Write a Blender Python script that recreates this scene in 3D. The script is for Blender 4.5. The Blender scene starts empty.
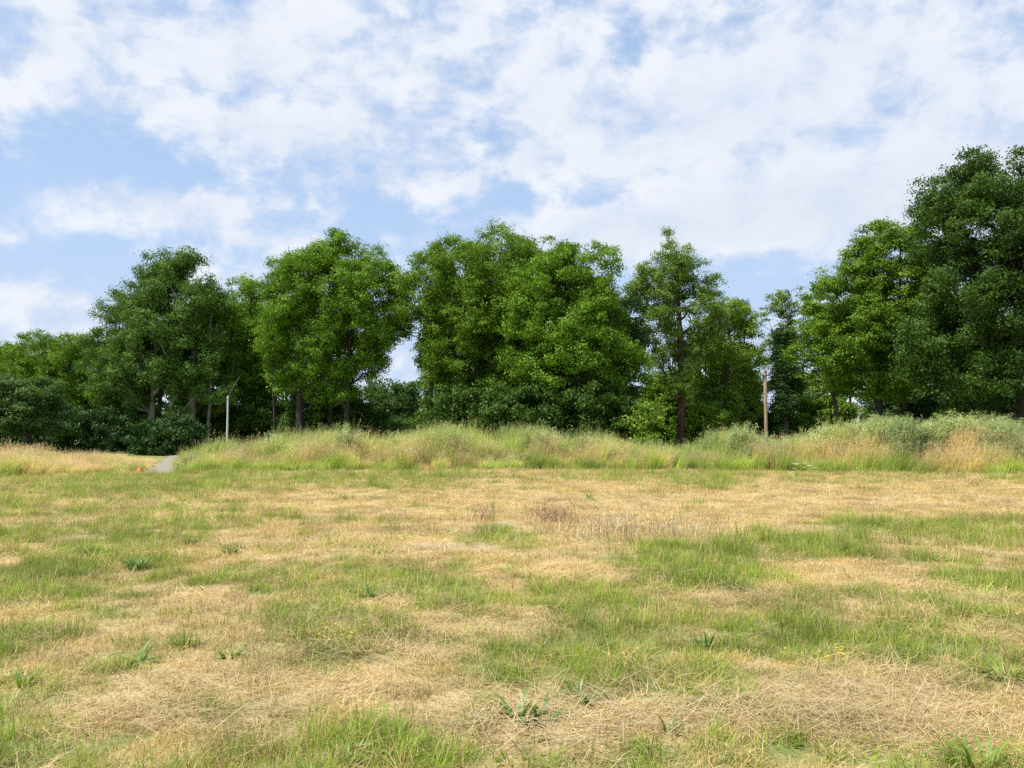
import bpy, math
import numpy as np

# ------------------------------------------------------------------ camera, world, sun, exposure
sc = bpy.context.scene
col = sc.collection
F = 804.0                      # focal length in pixels of the 1024 px wide picture
HORIZON = 430.0
PITCH = math.atan((HORIZON - 384.0) / F)
EYE = 1.6
cam_d = bpy.data.cameras.new('camera')
cam_d.sensor_width = 36.0
cam_d.lens = F / 1024.0 * 36.0
cam_d.clip_start = 0.05
cam_d.clip_end = 6000
cam = bpy.data.objects.new('camera', cam_d)
cam.location = (0, 0, EYE)
cam.rotation_euler = (math.radians(90) + PITCH, 0, 0)
col.objects.link(cam)
sc.camera = cam
sc.view_settings.view_transform = 'Standard'
sc.view_settings.look = 'None'
sc.view_settings.exposure = 0.4
sc.view_settings.gamma = 1.0
sc.view_settings.use_curve_mapping = False
sc.cycles.max_bounces = 6
sc.cycles.diffuse_bounces = 3
sc.cycles.transmission_bounces = 3
sc.cycles.use_denoising = False

SUN_EL = math.radians(61)
SUN_AZ = math.radians(-118)            # from +Y towards +X; sun high, to the left and a little behind
to_sun = (math.sin(SUN_AZ) * math.cos(SUN_EL), math.cos(SUN_AZ) * math.cos(SUN_EL), math.sin(SUN_EL))
sun_d = bpy.data.lights.new('sun', 'SUN')
sun_d.energy = 5.0
sun_d.angle = math.radians(0.6)
sun_d.color = (1.0, 0.93, 0.80)
sun = bpy.data.objects.new('sun', sun_d)
from mathutils import Vector
sun.rotation_euler = Vector(to_sun).to_track_quat('Z', 'Y').to_euler()
sun.location = (-30, -20, 60)
col.objects.link(sun)


def ray(px, py):
    """unit direction through a picture point"""
    v = np.array([px - 512.0, F, 384.0 - py])
    c, s = math.cos(PITCH), math.sin(PITCH)
    v = np.array([v[0], v[1] * c - v[2] * s, v[1] * s + v[2] * c])
    return v / np.linalg.norm(v)


def at(px, py, D):
    """point at distance D (along +Y) seen at px, py"""
    r = ray(px, py)
    k = D / r[1]
    return r[0] * k, D, EYE + r[2] * k


def azel(px, py):
    r = ray(px, py)
    return math.atan2(r[0], r[1]), math.asin(r[2])


world = bpy.data.worlds.new('World')
sc.world = world
world.use_nodes = True
WS = 0.13


def build_world():
    nt = world.node_tree
    N, L = nt.nodes, nt.links
    N.clear()

    def mth(op, a, b=None, c=None, clamp=False):
        n = N.new('ShaderNodeMath')
        n.operation = op
        n.use_clamp = clamp
        for i, v in enumerate((a, b, c)):
            if v is None:
                continue
            if isinstance(v, (int, float)):
                n.inputs[i].default_value = v
            else:
                L.new(v, n.inputs[i])
        return n.outputs[0]

    def vm(op, a, b=None, out=0):
        n = N.new('ShaderNodeVectorMath')
        n.operation = op
        for i, v in enumerate((a, b)):
            if v is None:
                continue
            if isinstance(v, (tuple, list)):
                n.inputs[i].default_value = v
            else:
                L.new(v, n.inputs[i])
        return n.outputs[out]

    def noise(vec, scale, detail, rough=0.5, dist=0.0):
        n = N.new('ShaderNodeTexNoise')
        n.inputs['Scale'].default_value = scale
        n.inputs['Detail'].default_value = detail
        n.inputs['Roughness'].default_value = rough
        n.inputs['Distortion'].default_value = dist
        L.new(vec, n.inputs['Vector'])
        return n.outputs['Fac']

    def smooth(x, a, b):
        n = N.new('ShaderNodeMapRange')
        n.interpolation_type = 'SMOOTHSTEP'
        L.new(x, n.inputs[0])
        n.inputs[1].default_value = a
        n.inputs[2].default_value = b
        return n.outputs[0]

    def mix(f, a, b):
        n = N.new('ShaderNodeMix')
        n.data_type = 'RGBA'
        if isinstance(f, float):
            n.inputs[0].default_value = f
        else:
            L.new(f, n.inputs[0])
        for s, v in ((n.inputs[6], a), (n.inputs[7], b)):
            if isinstance(v, tuple):
                s.default_value = v + (1,)
            else:
                L.new(v, s)
        return n.outputs[2]

    tc = N.new('ShaderNodeTexCoord')
    sep = N.new('ShaderNodeSeparateXYZ')
    L.new(tc.outputs['Generated'], sep.inputs[0])
    X, Y, Z = sep.outputs
    sky = N.new('ShaderNodeTexSky')
    sky.sky_type = 'NISHITA'
    sky.sun_disc = False
    sky.sun_elevation = SUN_EL
    sky.sun_rotation = SUN_AZ
    sky.air_density = 1.0
    sky.dust_density = 1.0
    sky.ozone_density = 1.2
    az = mth('ARCTAN2', X, Y)
    el = mth('ARCSINE', Z)
    ae = N.new('ShaderNodeCombineXYZ')
    L.new(az, ae.inputs[0])
    L.new(el, ae.inputs[1])
    # the cloud deck as a layer overhead
    dirv = vm('MULTIPLY', tc.outputs['Generated'], (1, 1, 1.45))
    warp = N.new('ShaderNodeTexNoise')
    warp.inputs['Scale'].default_value = 6
    warp.inputs['Detail'].default_value = 4
    L.new(dirv, warp.inputs['Vector'])
    p2 = vm('ADD', dirv, vm('MULTIPLY', vm('SUBTRACT', warp.outputs['Color'], (.5, .5, .5)), (.06, .06, .06)))
    big = noise(p2, 4.0, 3, 0.5)
    lump = noise(p2, 14.5, 6, 0.58)
    fine = noise(p2, 42.0, 5, 0.6)

    # banks and gaps: px, py, rx, ry, weight (direction of each bank's middle and its angular size)
    banks = [
        (70, 40, 270, 75, .55), (330, 85, 110, 70, .16), (470, 60, 70, 60, .18), (700, 70, 160, 70, .28), (930, 70, 220, 120, .5),
        (860, 205, 130, 30, .62), (720, 228, 90, 24, .5), (592, 233, 66, 24, .62),
        (130, 202, 75, 20, .52), (225, 210, 60, 16, .42), (15, 238, 40, 15, .45), (60, 307, 140, 26, .62), (215, 277, 50, 13, .5),
        (290, 140, 90, 32, .24), (390, 160, 66, 34, .26), (528, 160, 20, 15, .5), (471, 188, 12, 9, .5), (280, 244, 40, 9, .34),
        (540, 110, 46, 32, .3), (600, 160, 30, 30, .3), (380, 240, 34, 12, .2), (690, 130, 80, 45, .3),
        (40, 158, 110, 22, -.42), (190, 172, 90, 10, -.2), (70, 262, 100, 14, -.45), (330, 215, 60, 22, -.3), (500, 60, 18, 24, -.25),
        (190, 95, 40, 14, -.22), (260, 92, 35, 12, -.22), (640, 46, 22, 24, -.5), (560, 200, 80, 10, -.32), (450, 225, 70, 22, -.35),
        (800, 200, 120, 22, .25), (780, 282, 120, 18, -.75), (420, 190, 60, 12, .22), (310, 190, 18, 12, .35), (255, 240, 60, 10, .3), (560, 45, 90, 40, .15), (1000, 200, 60, 60, .3), (360, 20, 80, 30, .1), (90, 190, 60, 12, .2), (640, 215, 20, 8, -.1), (420, 20, 16, 20, -.2), (310, 105, 30, 14, -.15), (150, 240, 120, 10, -.3),
        (490, 130, 14, 30, -.2), (300, 300, 200, 20, -.1),
    ]
    total = None
    for (px, py, rx, ry, w) in banks:
        a, e = azel(px, py)
        d = vm('MULTIPLY', vm('SUBTRACT', ae.outputs[0], (a, e, 0)), (F / rx, F / ry, 0))
        q = vm('DOT_PRODUCT', d, d, out=1)
        g = mth('EXPONENT', mth('MULTIPLY', q, -0.7))
        total = mth('MULTIPLY', g, w) if total is None else mth('MULTIPLY_ADD', g, w, total)
    dens = mth('ADD', mth('MULTIPLY_ADD', lump, 2.35, mth('MULTIPLY', total, .9)), mth('MULTIPLY_ADD', fine, 0.6, mth('MULTIPLY', big, 0.5)))
    cov = smooth(dens, 1.5, 2.36)
    veil = smooth(Z, 0.40, -0.02)
    def K(r, g, b_): return (.8 * r / WS, .8 * g / WS, .8 * b_ / WS)
    blue = mix(mth('MULTIPLY_ADD', veil, 0.3, 0.65), sky.outputs[0], K(.46, .635, .92))
    blue = mix(mth('MULTIPLY', veil, .55), blue, K(.60, .71, .88))
    thick = smooth(dens, 2.15, 2.95)
    lit = mix(smooth(lump, 0.35, 0.66), K(.68, .75, .88), K(.87, .90, .955))
    cloud = mix(mth('MULTIPLY', thick, 0.5), lit, K(.69, .74, .84))
    out = mix(mth('MULTIPLY', cov, 0.95), blue, cloud)
    bg = N.new('ShaderNodeBackground')
    bg.inputs['Strength'].default_value = WS
    L.new(out, bg.inputs['Color'])
    wo = N.new('ShaderNodeOutputWorld')
    L.new(bg.outputs[0], wo.inputs[0])
    world.cycles.sampling_method = 'MANUAL'
    world.cycles.sample_map_resolution = 512


build_world()


# ------------------------------------------------------------------ helpers
def tag(o, label=None, cat=None, group=None, kind=None):
    if label: o['label'] = label
    if cat: o['category'] = cat
    if group: o['group'] = group
    if kind: o['kind'] = kind
    return o


def empty(name, loc=(0, 0, 0)):
    o = bpy.data.objects.new(name, None)
    o.empty_display_size = 0.3
    o.location = loc
    col.objects.link(o)
    return o


def hash2(ix, iy, seed):
    h = (ix.astype(np.int64) * 374761393 + iy.astype(np.int64) * 668265263 + seed * 2147483647) & 0xFFFFFFFF
    h = ((h ^ (h >> 13)) * 1274126177) & 0xFFFFFFFF
    h = h ^ (h >> 16)
    return (h & 0xFFFFFF) / float(0xFFFFFF)


def vnoise(x, y, seed=0):
    x = np.asarray(x, float); y = np.asarray(y, float)
    ix = np.floor(x); iy = np.floor(y)
    fx = x - ix; fy = y - iy
    fx = fx * fx * (3 - 2 * fx); fy = fy * fy * (3 - 2 * fy)
    a = hash2(ix, iy, seed); b = hash2(ix + 1, iy, seed); c = hash2(ix, iy + 1, seed); d = hash2(ix + 1, iy + 1, seed)
    return (a * (1 - fx) + b * fx) * (1 - fy) + (c * (1 - fx) + d * fx) * fy


def fbm(x, y, seed=0, oct=4):
    s = 0; amp = 0.5; t = 0
    for k in range(oct):
        s = s + amp * vnoise(np.asarray(x) * 2 ** k + 17.3 * k, np.asarray(y) * 2 ** k - 9.1 * k, seed + k)
        t += amp; amp *= 0.5
    return s / t


def sstep(a, b, x):
    t = np.clip((np.asarray(x, float) - a) / (b - a), 0, 1)
    return t * t * (3 - 2 * t)


def mesh_obj(name, V, Q, mats, parent=None, attrs=None, smooth=False, link=True, midx=None):
    """V (n,3); Q (m,4) quads (a repeated last index is a triangle)"""
    V = np.asarray(V, np.float32); Q = np.asarray(Q, np.int32)
    me = bpy.data.meshes.new(name)
    me.vertices.add(len(V))
    me.vertices.foreach_set('co', V.ravel())
    tri = Q[:, 2] == Q[:, 3]
    tot = np.where(tri, 3, 4)
    start = np.concatenate([[0], np.cumsum(tot)[:-1]]).astype(np.int32)
    mask = np.ones(Q.shape, bool); mask[tri, 3] = False
    li = Q[mask]
    me.loops.add(len(li))
    me.loops.foreach_set('vertex_index', li.astype(np.int32))
    me.polygons.add(len(Q))
    me.polygons.foreach_set('loop_start', start)
    if midx is not None:
        me.polygons.foreach_set('material_index', np.asarray(midx, np.int32))
    me.update(calc_edges=True)
    if smooth:
        me.polygons.foreach_set('use_smooth', np.ones(len(Q), bool))
    for k, a in (attrs or {}).items():
        a = np.asarray(a, np.float32)
        if a.ndim == 1:
            at_ = me.attributes.new(k, 'FLOAT', 'POINT'); at_.data.foreach_set('value', a)
        else:
            at_ = me.attributes.new(k, 'FLOAT_VECTOR', 'POINT'); at_.data.foreach_set('vector', a.ravel())
    for m in (mats if isinstance(mats, (list, tuple)) else [mats]):
        me.materials.append(m)
    o = bpy.data.objects.new(name, me)
    if link:
        col.objects.link(o)
    if parent is not None:
        o.parent = parent
    return o


# ------------------------------------------------------------------ materials
def mat_base(name):
    m = bpy.data.materials.new(name)
    m.use_nodes = True
    m.node_tree.nodes.clear()
    return m, m.node_tree.nodes, m.node_tree.links


def attr(N, name, kind='GEOMETRY'):
    n = N.new('ShaderNodeAttribute')
    n.attribute_name = name
    n.attribute_type = kind
    return n.outputs['Fac']


def mixc(N, L, f, a, b, mode='MIX'):
    n = N.new('ShaderNodeMix'); n.data_type = 'RGBA'; n.blend_type = mode
    if isinstance(f, (int, float)): n.inputs[0].default_value = f
    else: L.new(f, n.inputs[0])
    for s, v in ((n.inputs[6], a), (n.inputs[7], b)):
        if isinstance(v, tuple): s.default_value = v + (1,)
        else: L.new(v, s)
    return n.outputs[2]


def mth_(N, L, op, a, b=None, clamp=False):
    n = N.new('ShaderNodeMath'); n.operation = op; n.use_clamp = clamp
    for i, v in enumerate((a, b)):
        if v is None: continue
        if isinstance(v, (int, float)): n.inputs[i].default_value = v
        else: L.new(v, n.inputs[i])
    return n.outputs[0]


def maprange(N, L, x, a, b, c=0.0, d=1.0):
    n = N.new('ShaderNodeMapRange')
    L.new(x, n.inputs[0])
    for i, v in enumerate((a, b, c, d)): n.inputs[i + 1].default_value = v
    return n.outputs[0]


def leafy(N, L, c, transl=0.35, gloss=0.05, rough=0.5):
    d = N.new('ShaderNodeBsdfDiffuse'); L.new(c, d.inputs[0])
    t = N.new('ShaderNodeBsdfTranslucent'); L.new(c, t.inputs[0])
    m = N.new('ShaderNodeMixShader'); m.inputs[0].default_value = transl
    L.new(d.outputs[0], m.inputs[1]); L.new(t.outputs[0], m.inputs[2])
    g = N.new('ShaderNodeBsdfGlossy'); g.inputs['Roughness'].default_value = rough
    m2 = N.new('ShaderNodeMixShader'); m2.inputs[0].default_value = gloss
    L.new(m.outputs[0], m2.inputs[1]); L.new(g.outputs[0], m2.inputs[2])
    o = N.new('ShaderNodeOutputMaterial'); L.new(m2.outputs[0], o.inputs[0])


def leaf_mat(name, ca, cb, transl=0.3, gloss=0.015):
    """ca, cb: two leaf colours; 'v' differs leaf by leaf, 'c' spray by spray"""
    m, N, L = mat_base(name)
    v = attr(N, 'v'); c = attr(N, 'c')
    f = mth_(N, L, 'ADD', mth_(N, L, 'MULTIPLY', v, 0.35), mth_(N, L, 'MULTIPLY', c, 0.65))
    base = mixc(N, L, f, ca, cb)
    leafy(N, L, base, transl, gloss)
    return m


def blade_mat(name, greens, straws, transl=0.38, gloss=0.02, hk=0.18):
    """each blade is green or dry: blade value v against the tuft's dryness"""
    m, N, L = mat_base(name)
    v = attr(N, 'v'); w = attr(N, 'w'); h = attr(N, 'h')
    dry = attr(N, 'dry', 'INSTANCER')
    tint = attr(N, 'tint', 'INSTANCER')
    g = mixc(N, L, w, greens[0], greens[1])
    s = mixc(N, L, w, straws[0], straws[1])
    # tips dry first
    x = mth_(N, L, 'ADD', mth_(N, L, 'SUBTRACT', dry, v), mth_(N, L, 'MULTIPLY', mth_(N, L, 'SUBTRACT', h, .3 if hk > .3 else 0.), hk))
    f = maprange(N, L, x, -0.05, 0.12)
    c = mixc(N, L, f, g, s)
    k = mixc(N, L, maprange(N, L, tint, 0, 1), (0.72, 0.74, 0.74), (1.25, 1.2, 1.15))
    c = mixc(N, L, 1.0, c, k, 'MULTIPLY')
    leafy(N, L, c, transl, gloss)
    return m


def simple_mat(name, ca, cb=None, scale=8.0, rough=0.8, bump=0.0, metallic=0.0, stretch=(1, 1, 1), detail=5):
    m, N, L = mat_base(name)
    p = N.new('ShaderNodeBsdfPrincipled'); p.inputs['Roughness'].default_value = rough
    p.inputs['Metallic'].default_value = metallic
    tc = N.new('ShaderNodeTexCoord'); mp = N.new('ShaderNodeMapping'); mp.inputs['Scale'].default_value = stretch
    L.new(tc.outputs['Object'], mp.inputs[0])
    n = N.new('ShaderNodeTexNoise'); n.inputs['Scale'].default_value = scale; n.inputs['Detail'].default_value = detail
    L.new(mp.outputs[0], n.inputs['Vector'])
    c = mixc(N, L, maprange(N, L, n.outputs['Fac'], 0.3, 0.7), ca, cb or ca)
    L.new(c, p.inputs['Base Color'])
    if bump:
        b = N.new('ShaderNodeBump'); b.inputs['Strength'].default_value = bump
        L.new(n.outputs['Fac'], b.inputs['Height']); L.new(b.outputs[0], p.inputs['Normal'])
    o = N.new('ShaderNodeOutputMaterial'); L.new(p.outputs[0], o.inputs[0])
    return m


M = {}
M['bark'] = simple_mat('bark_shade_brown', (0.022, 0.018, 0.014), (0.06, 0.05, 0.04), 9, 0.9, 0.6, stretch=(1, 1, .25))  # grey-brown bark, darkened so its colour carries the canopy's shade
M['bark_pale'] = simple_mat('bark_pale_grey', (0.15, 0.14, 0.12), (0.34, 0.32, 0.28), 5, 0.9, 0.5, stretch=(1, 1, .3))
M['bark_red'] = simple_mat('bark_red_brown', (0.05, 0.026, 0.018), (0.11, 0.058, 0.04), 8, 0.9, 0.5, stretch=(1, 1, .3))
M['leaf_oak'] = leaf_mat('leaves_oak_green', (0.08, 0.17, 0.014), (0.2, 0.335, 0.026))
M['leaf_bright'] = leaf_mat('leaves_bright_green', (0.09, 0.195, 0.014), (0.21, 0.37, 0.03))
M['leaf_cool'] = leaf_mat('leaves_cool_green', (0.062, 0.14, 0.02), (0.155, 0.27, 0.04))
M['leaf_deep'] = leaf_mat('leaves_deep_green', (0.036, 0.085, 0.012), (0.095, 0.175, 0.024))
M['leaf_dark'] = leaf_mat('leaves_dark_green', (0.026, 0.062, 0.016), (0.062, 0.125, 0.028), 0.2)
M['leaf_grey'] = leaf_mat('leaves_grey_green', (0.11, 0.2, 0.03), (0.24, 0.36, 0.06))
M['leaf_yellow'] = leaf_mat('leaves_yellow_green', (0.12, 0.21, 0.02), (0.24, 0.36, 0.04))
M['leaf_far'] = leaf_mat('leaves_far_green', (0.06, 0.12, 0.03), (0.12, 0.2, 0.045))
M['lawn'] = blade_mat('lawn_blades', ((0.22, 0.26, 0.03), (0.42, 0.42, 0.06)), ((0.43, 0.31, 0.125), (0.74, 0.585, 0.29)))
M['lush'] = blade_mat('lush_blades', ((0.16, 0.29, 0.02), (0.34, 0.48, 0.045)), ((0.36, 0.28, 0.13), (0.58, 0.48, 0.25)))
M['hay'] = blade_mat('hay_straws', ((0.42, 0.305, 0.13), (0.68, 0.535, 0.27)), ((0.42, 0.305, 0.13), (0.76, 0.615, 0.34)), 0.2)
M['reed'] = blade_mat('tall_grass_blades', ((0.32, 0.46, 0.06), (0.53, 0.65, 0.16)), ((0.62, 0.47, 0.19), (0.84, 0.67, 0.34)), hk=.42)
M['panicle'] = blade_mat('seed_heads', ((0.38, 0.47, 0.15), (0.58, 0.6, 0.25)), ((0.7, 0.5, 0.28), (0.86, 0.69, 0.42)))
M['weedleaf'] = blade_mat('tall_weed_leaves', ((0.32, 0.45, 0.18), (0.52, 0.62, 0.32)), ((0.4, 0.38, 0.22), (0.55, 0.5, 0.32)))
M['umbel'] = simple_mat('cream_umbels', (0.45, 0.42, 0.3), (0.6, 0.56, 0.42), 20, 0.9)
M['white_petal'] = simple_mat('white_petals', (0.75, 0.77, 0.74), (0.85, 0.86, 0.82), 20, 0.8)
M['yellow_petal'] = simple_mat('yellow_petals', (0.75, 0.55, 0.03), (0.85, 0.65, 0.05), 20, 0.7)
M['sorrel'] = simple_mat('red_brown_stalks', (0.36, 0.22, 0.12), (0.5, 0.36, 0.22), 20, 0.9)


def weed_mat(name, ca, cb):
    m, N, L = mat_base(name)
    v = attr(N, 'v')
    leafy(N, L, mixc(N, L, v, ca, cb), 0.3, 0.06)
    return m


M['weed'] = weed_mat('broad_weed_leaves', (0.12, 0.22, 0.02), (0.24, 0.36, 0.04))
M['weed_dark'] = weed_mat('dark_weed_leaves', (0.085, 0.18, 0.022), (0.16, 0.28, 0.035))
M['stalk_dry'] = weed_mat('dry_stalk', (0.42, 0.34, 0.18), (0.6, 0.5, 0.3))
M['stalk_green'] = weed_mat('green_stalk', (0.16, 0.24, 0.06), (0.22, 0.3, 0.09))


# ------------------------------------------------------------------ terrain
def ground_pt(px, py):
    r = ray(px, py)
    k = -EYE / r[2]
    return r[0] * k, r[1] * k


def patch(x, y, px, py, rx, ry):
    """soft patch of the field whose middle and reach are given by where it is seen"""
    cx, cy = ground_pt(px, py)
    wx = cy * rx / F
    y0 = ground_pt(px, py + ry)[1]; y1 = ground_pt(px, max(py - ry, 455))[1]
    wy0 = max(cy - y0, .05); wy1 = max(y1 - cy, .05)
    dy = np.where(y < cy, (y - cy) / wy0, (y - cy) / wy1)
    # rows of constant bearing, so patches lie as wedges of the field
    dx = (x - cx) / wx
    return np.exp(-(dx * dx + dy * dy) * 0.9)


# front foot of the tall grass, by bearing u = x / y
FU = np.array([(p - 512) / F for p in (-400, 0, 150, 300, 500, 700, 1024, 1400)])
FD = np.array([26.0, 27.5, 30.5, 31.5, 32.2, 31.4, 28.6, 27.0])
TU = [(-400, 446), (0, 446), (60, 450), (120, 455), (150, 463), (172, 463), (186, 446), (205, 441), (230, 438), (262, 436), (290, 432),
      (335, 427), (380, 433), (410, 427), (440, 424), (475, 428), (492, 434), (510, 426), (540, 423), (565, 437), (590, 429), (620, 430),
      (660, 438), (700, 438), (722, 428), (748, 427), (775, 436), (800, 428), (850, 415), (880, 412), (910, 417), (945, 411), (985, 412),
      (1005, 418), (1024, 428), (1400, 425)]
TUx = np.array([(a - 512) / F for a, b in TU]); TUy = np.array([b for a, b in TU], float)
PATH_A = np.array(ground_pt(157, 474)); PATH_B = np.array(ground_pt(172, 459))


def front(x, y):
    return np.interp(x / np.maximum(y, 1), FU, FD)


def path_dist(x, y):
    d = PATH_B - PATH_A; n = d / np.linalg.norm(d)
    t = (x - PATH_A[0]) * n[0] + (y - PATH_A[1]) * n[1]
    s = (x - PATH_A[0]) * n[1] - (y - PATH_A[1]) * n[0]
    return np.abs(s), t


def top_z(x, y):
    """height the tall growth reaches on the bank"""
    yt = np.interp(x / np.maximum(y, 1), TUx, TUy)
    yt = yt + 4 * sstep(490, 540, x / np.maximum(y, 1) * F + 512)
    return EYE + (HORIZON - yt) / F * (front(x, y) + 4.0)


def height(x, y):
    x = np.asarray(x, float); y = np.asarray(y, float)
    h = (fbm(x * .5, y * .5, 3, 3) - .5) * 0.10 + (fbm(x * 2.1, y * 2.1, 9, 2) - .5) * 0.035
    d = y - front(x, y)
    bank = np.clip(top_z(x, y) - 1.0, 0.0, 1.6)
    prof = sstep(1.0, 4.2, d) * (1 - sstep(6.5, 11.0, d))
    pd, _ = path_dist(x, y)
    h = h + bank * prof * sstep(0.6, 1.9, pd) * (y > 5)
    return h * sstep(900, 60, np.hypot(x, y)) if np.ndim(h) else h


def lushness(x, y):
    """0 straw .. 1 green over the mown field"""
    g = 0.43 + (fbm(x * .35, y * .35, 21, 4) - .5) * .8 + (fbm(x * 1.6, y * 1.6, 31, 3) - .5) * 1.5 + (fbm(x * 4.5, y * 4.5, 35, 2) - .5) * 1.1 + (fbm(x * .6, y * 2.6, 36, 3) - .5) * .7 * sstep(8, 16, y)
    for (px, py, rx, ry, w) in [
        (705, 568, 62, 17, 1.6), (790, 547, 60, 9, 1.2), (930, 530, 110, 9, 1.2), (740, 522, 130, 10, -1.0), (900, 503, 160, 8, -.8), (640, 530, 80, 12, -.7), (850, 572, 90, 9, -.5), (860, 625, 130, 16, .15), (950, 650, 100, 16, .45), (1000, 585, 50, 24, .6), (800, 640, 60, 14, .3), (700, 618, 80, 22, .3),
        (590, 672, 110, 24, .8), (500, 655, 50, 14, .4), (870, 655, 140, 20, .3), (190, 482, 260, 8, .55), (420, 488, 50, 8, .5), (30, 495, 80, 14, .3),
        (60, 545, 110, 20, .35), (130, 560, 60, 12, .4), (380, 590, 130, 18, .3), (10, 740, 45, 45, .8), (130, 760, 90, 22, .4), (330, 750, 100, 25, .3),
        (560, 765, 120, 18, .2), (310, 655, 60, 30, .3), (120, 660, 40, 20, .2), (490, 535, 30, 7, .4), (340, 575, 50, 10, .25),
        (800, 580, 70, 12, -.1), (780, 500, 280, 14, -.75), (450, 487, 150, 9, -.3), (560, 570, 60, 12, -.6), (380, 500, 120, 10, -.35), (330, 520, 90, 16, -.25),
        (170, 620, 120, 26, -.4), (140, 715, 110, 28, -.5), (60, 660, 80, 30, -.3), (380, 700, 130, 30, -.35), (720, 715, 230, 22, -.75), (600, 735, 140, 16, -.4),
        (860, 600, 90, 10, -.25), (930, 735, 120, 24, -.4), (550, 600, 60, 12, -.3), (460, 548, 55, 7, -.7), (100, 590, 140, 20, .25), (250, 700, 90, 16, .3), (450, 760, 100, 20, .5), (60, 750, 60, 20, .3), (400, 735, 120, 12, .25), (700, 755, 200, 10, .2), (900, 765, 130, 14, .25), (420, 620, 80, 20, .2), (900, 570, 80, 10, -.2)]:
        g = g + .8 * w * patch(x, y, px, py, rx, ry)
    return np.clip(g, 0, 1)


def bareness(x, y):
    b = 0
    for (px, py, rx, ry, w) in [(460, 548, 50, 6, 1.3), (500, 524, 28, 4, .9), (600, 560, 45, 5, .3), (700, 500, 200, 7, .35), (420, 512, 40, 4, .4)]:
        b = b + w * patch(x, y, px, py, rx, ry)
    return np.clip(b * 2.8 * (fbm(x * 2.4, y * 2.4, 77, 4) - .24), 0, .8)


def grid_axis(segments):
    out = []
    for a, b, s in segments:
        out.append(np.arange(a, b, s))
    out.append(np.array([segments[-1][1]]))
    return np.concatenate(out)


def build_ground():
    gx = grid_axis([(-2600, -400, 220), (-400, -60, 34), (-60, -26, 1.2), (-26, 26, .2), (26, 60, 1.2), (60, 400, 34), (400, 2600, 220)])
    gy = grid_axis([(-1200, -60, 120), (-60, -6, 6), (-6, 2, 1), (2, 44, .2), (44, 90, 1.5), (90, 400, 31), (400, 3200, 280)])
    XX, YY = np.meshgrid(gx, gy)
    x = XX.ravel(); y = YY.ravel()
    z = height(x, y)
    n = len(gx)
    i = np.arange(len(gy) - 1)[:, None] * n + np.arange(n - 1)[None, :]
    i = i.ravel()
    Q = np.stack([i, i + 1, i + n + 1, i + n], 1)
    m, N, L = mat_base('field_soil_and_thatch')
    p = N.new('ShaderNodeBsdfPrincipled'); p.inputs['Roughness'].default_value = 0.95
    tc = N.new('ShaderNodeTexCoord')
    def nz(scale, det, rough=.6):
        t = N.new('ShaderNodeTexNoise'); t.inputs['Scale'].default_value = scale; t.inputs['Detail'].default_value = det
        t.inputs['Roughness'].default_value = rough
        L.new(tc.outputs['Object'], t.inputs['Vector']); return t.outputs['Fac']
    fine = nz(45, 6, .7); mid = nz(6, 6); 
    straw = mixc(N, L, maprange(N, L, fine, .35, .65), (0.3, 0.215, 0.095), (0.6, 0.475, 0.245))
    green = mixc(N, L, maprange(N, L, fine, .35, .65), (0.13, 0.15, 0.04), (0.28, 0.31, 0.09))
    soil = mixc(N, L, maprange(N, L, fine, .35, .65), (0.3, 0.24, 0.165), (0.48, 0.4, 0.28))
    lush = attr(N, 'lush'); bare = attr(N, 'bare')
    f = mth_(N, L, 'ADD', lush, mth_(N, L, 'MULTIPLY', mth_(N, L, 'SUBTRACT', mid, 0.5), 1.2))
    c = mixc(N, L, maprange(N, L, f, .25, .75), straw, green)
    c = mixc(N, L, maprange(N, L, mth_(N, L, 'ADD', bare, mth_(N, L, 'MULTIPLY', mth_(N, L, 'SUBTRACT', mid, .5), .5)), .35, .7), c, soil)
    L.new(c, p.inputs['Base Color'])
    b = N.new('ShaderNodeBump'); b.inputs['Strength'].default_value = 0.7; b.inputs['Distance'].default_value = 0.03
    L.new(fine, b.inputs['Height']); L.new(b.outputs[0], p.inputs['Normal'])
    o = N.new('ShaderNodeOutputMaterial'); L.new(p.outputs[0], o.inputs[0])
    far = sstep(40, 70, y)
    lu = lushness(x, np.maximum(y, 3.0)) * (1 - far) + 0.95 * far
    d = y - front(x, y)
    lu = np.where((d > 8) & (y > 5), 1.2, lu)
    lu = np.where((d > 0) & (y > 5), np.clip(lu + .5, 0, 1), lu)
    g = mesh_obj('ground', np.stack([x, y, z], 1), Q, m, attrs={'lush': lu, 'bare': bareness(x, np.maximum(y, 3))}, smooth=True)
    tag(g, kind='structure')


build_ground()


def build_path():
    d = PATH_B - PATH_A; L_ = np.linalg.norm(d); n = d / L_; s = np.array([n[1], -n[0]])
    V = []; T = 90; W = 10
    rng = np.random.default_rng(5)
    for i in range(T + 1):
        t = -0.6 + i * (L_ + 8) / T
        for j in range(W + 1):
            half = 0.45 + 0.15 * math.sin(t * 1.7) + 0.1 * math.sin(t * 4.1 + j)
            u = (j / W * 2 - 1) * half
            p = PATH_A + n * t + s * u
            V.append((p[0], p[1], float(height(np.array([p[0]]), np.array([p[1]]))[0]) + 0.03 * (1 - abs(j / W * 2 - 1) ** 4) - 0.004 + 0.006))
    Q = [(i * (W + 1) + j, i * (W + 1) + j + 1, (i + 1) * (W + 1) + j + 1, (i + 1) * (W + 1) + j) for i in range(T) for j in range(W)]
    m = simple_mat('path_gravel', (0.16, 0.145, 0.11), (0.34, 0.31, 0.25), 22, 0.95, 0.8, detail=8)
    tag(mesh_obj('path', V, Q, m, smooth=True), kind='structure')


build_path()


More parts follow.
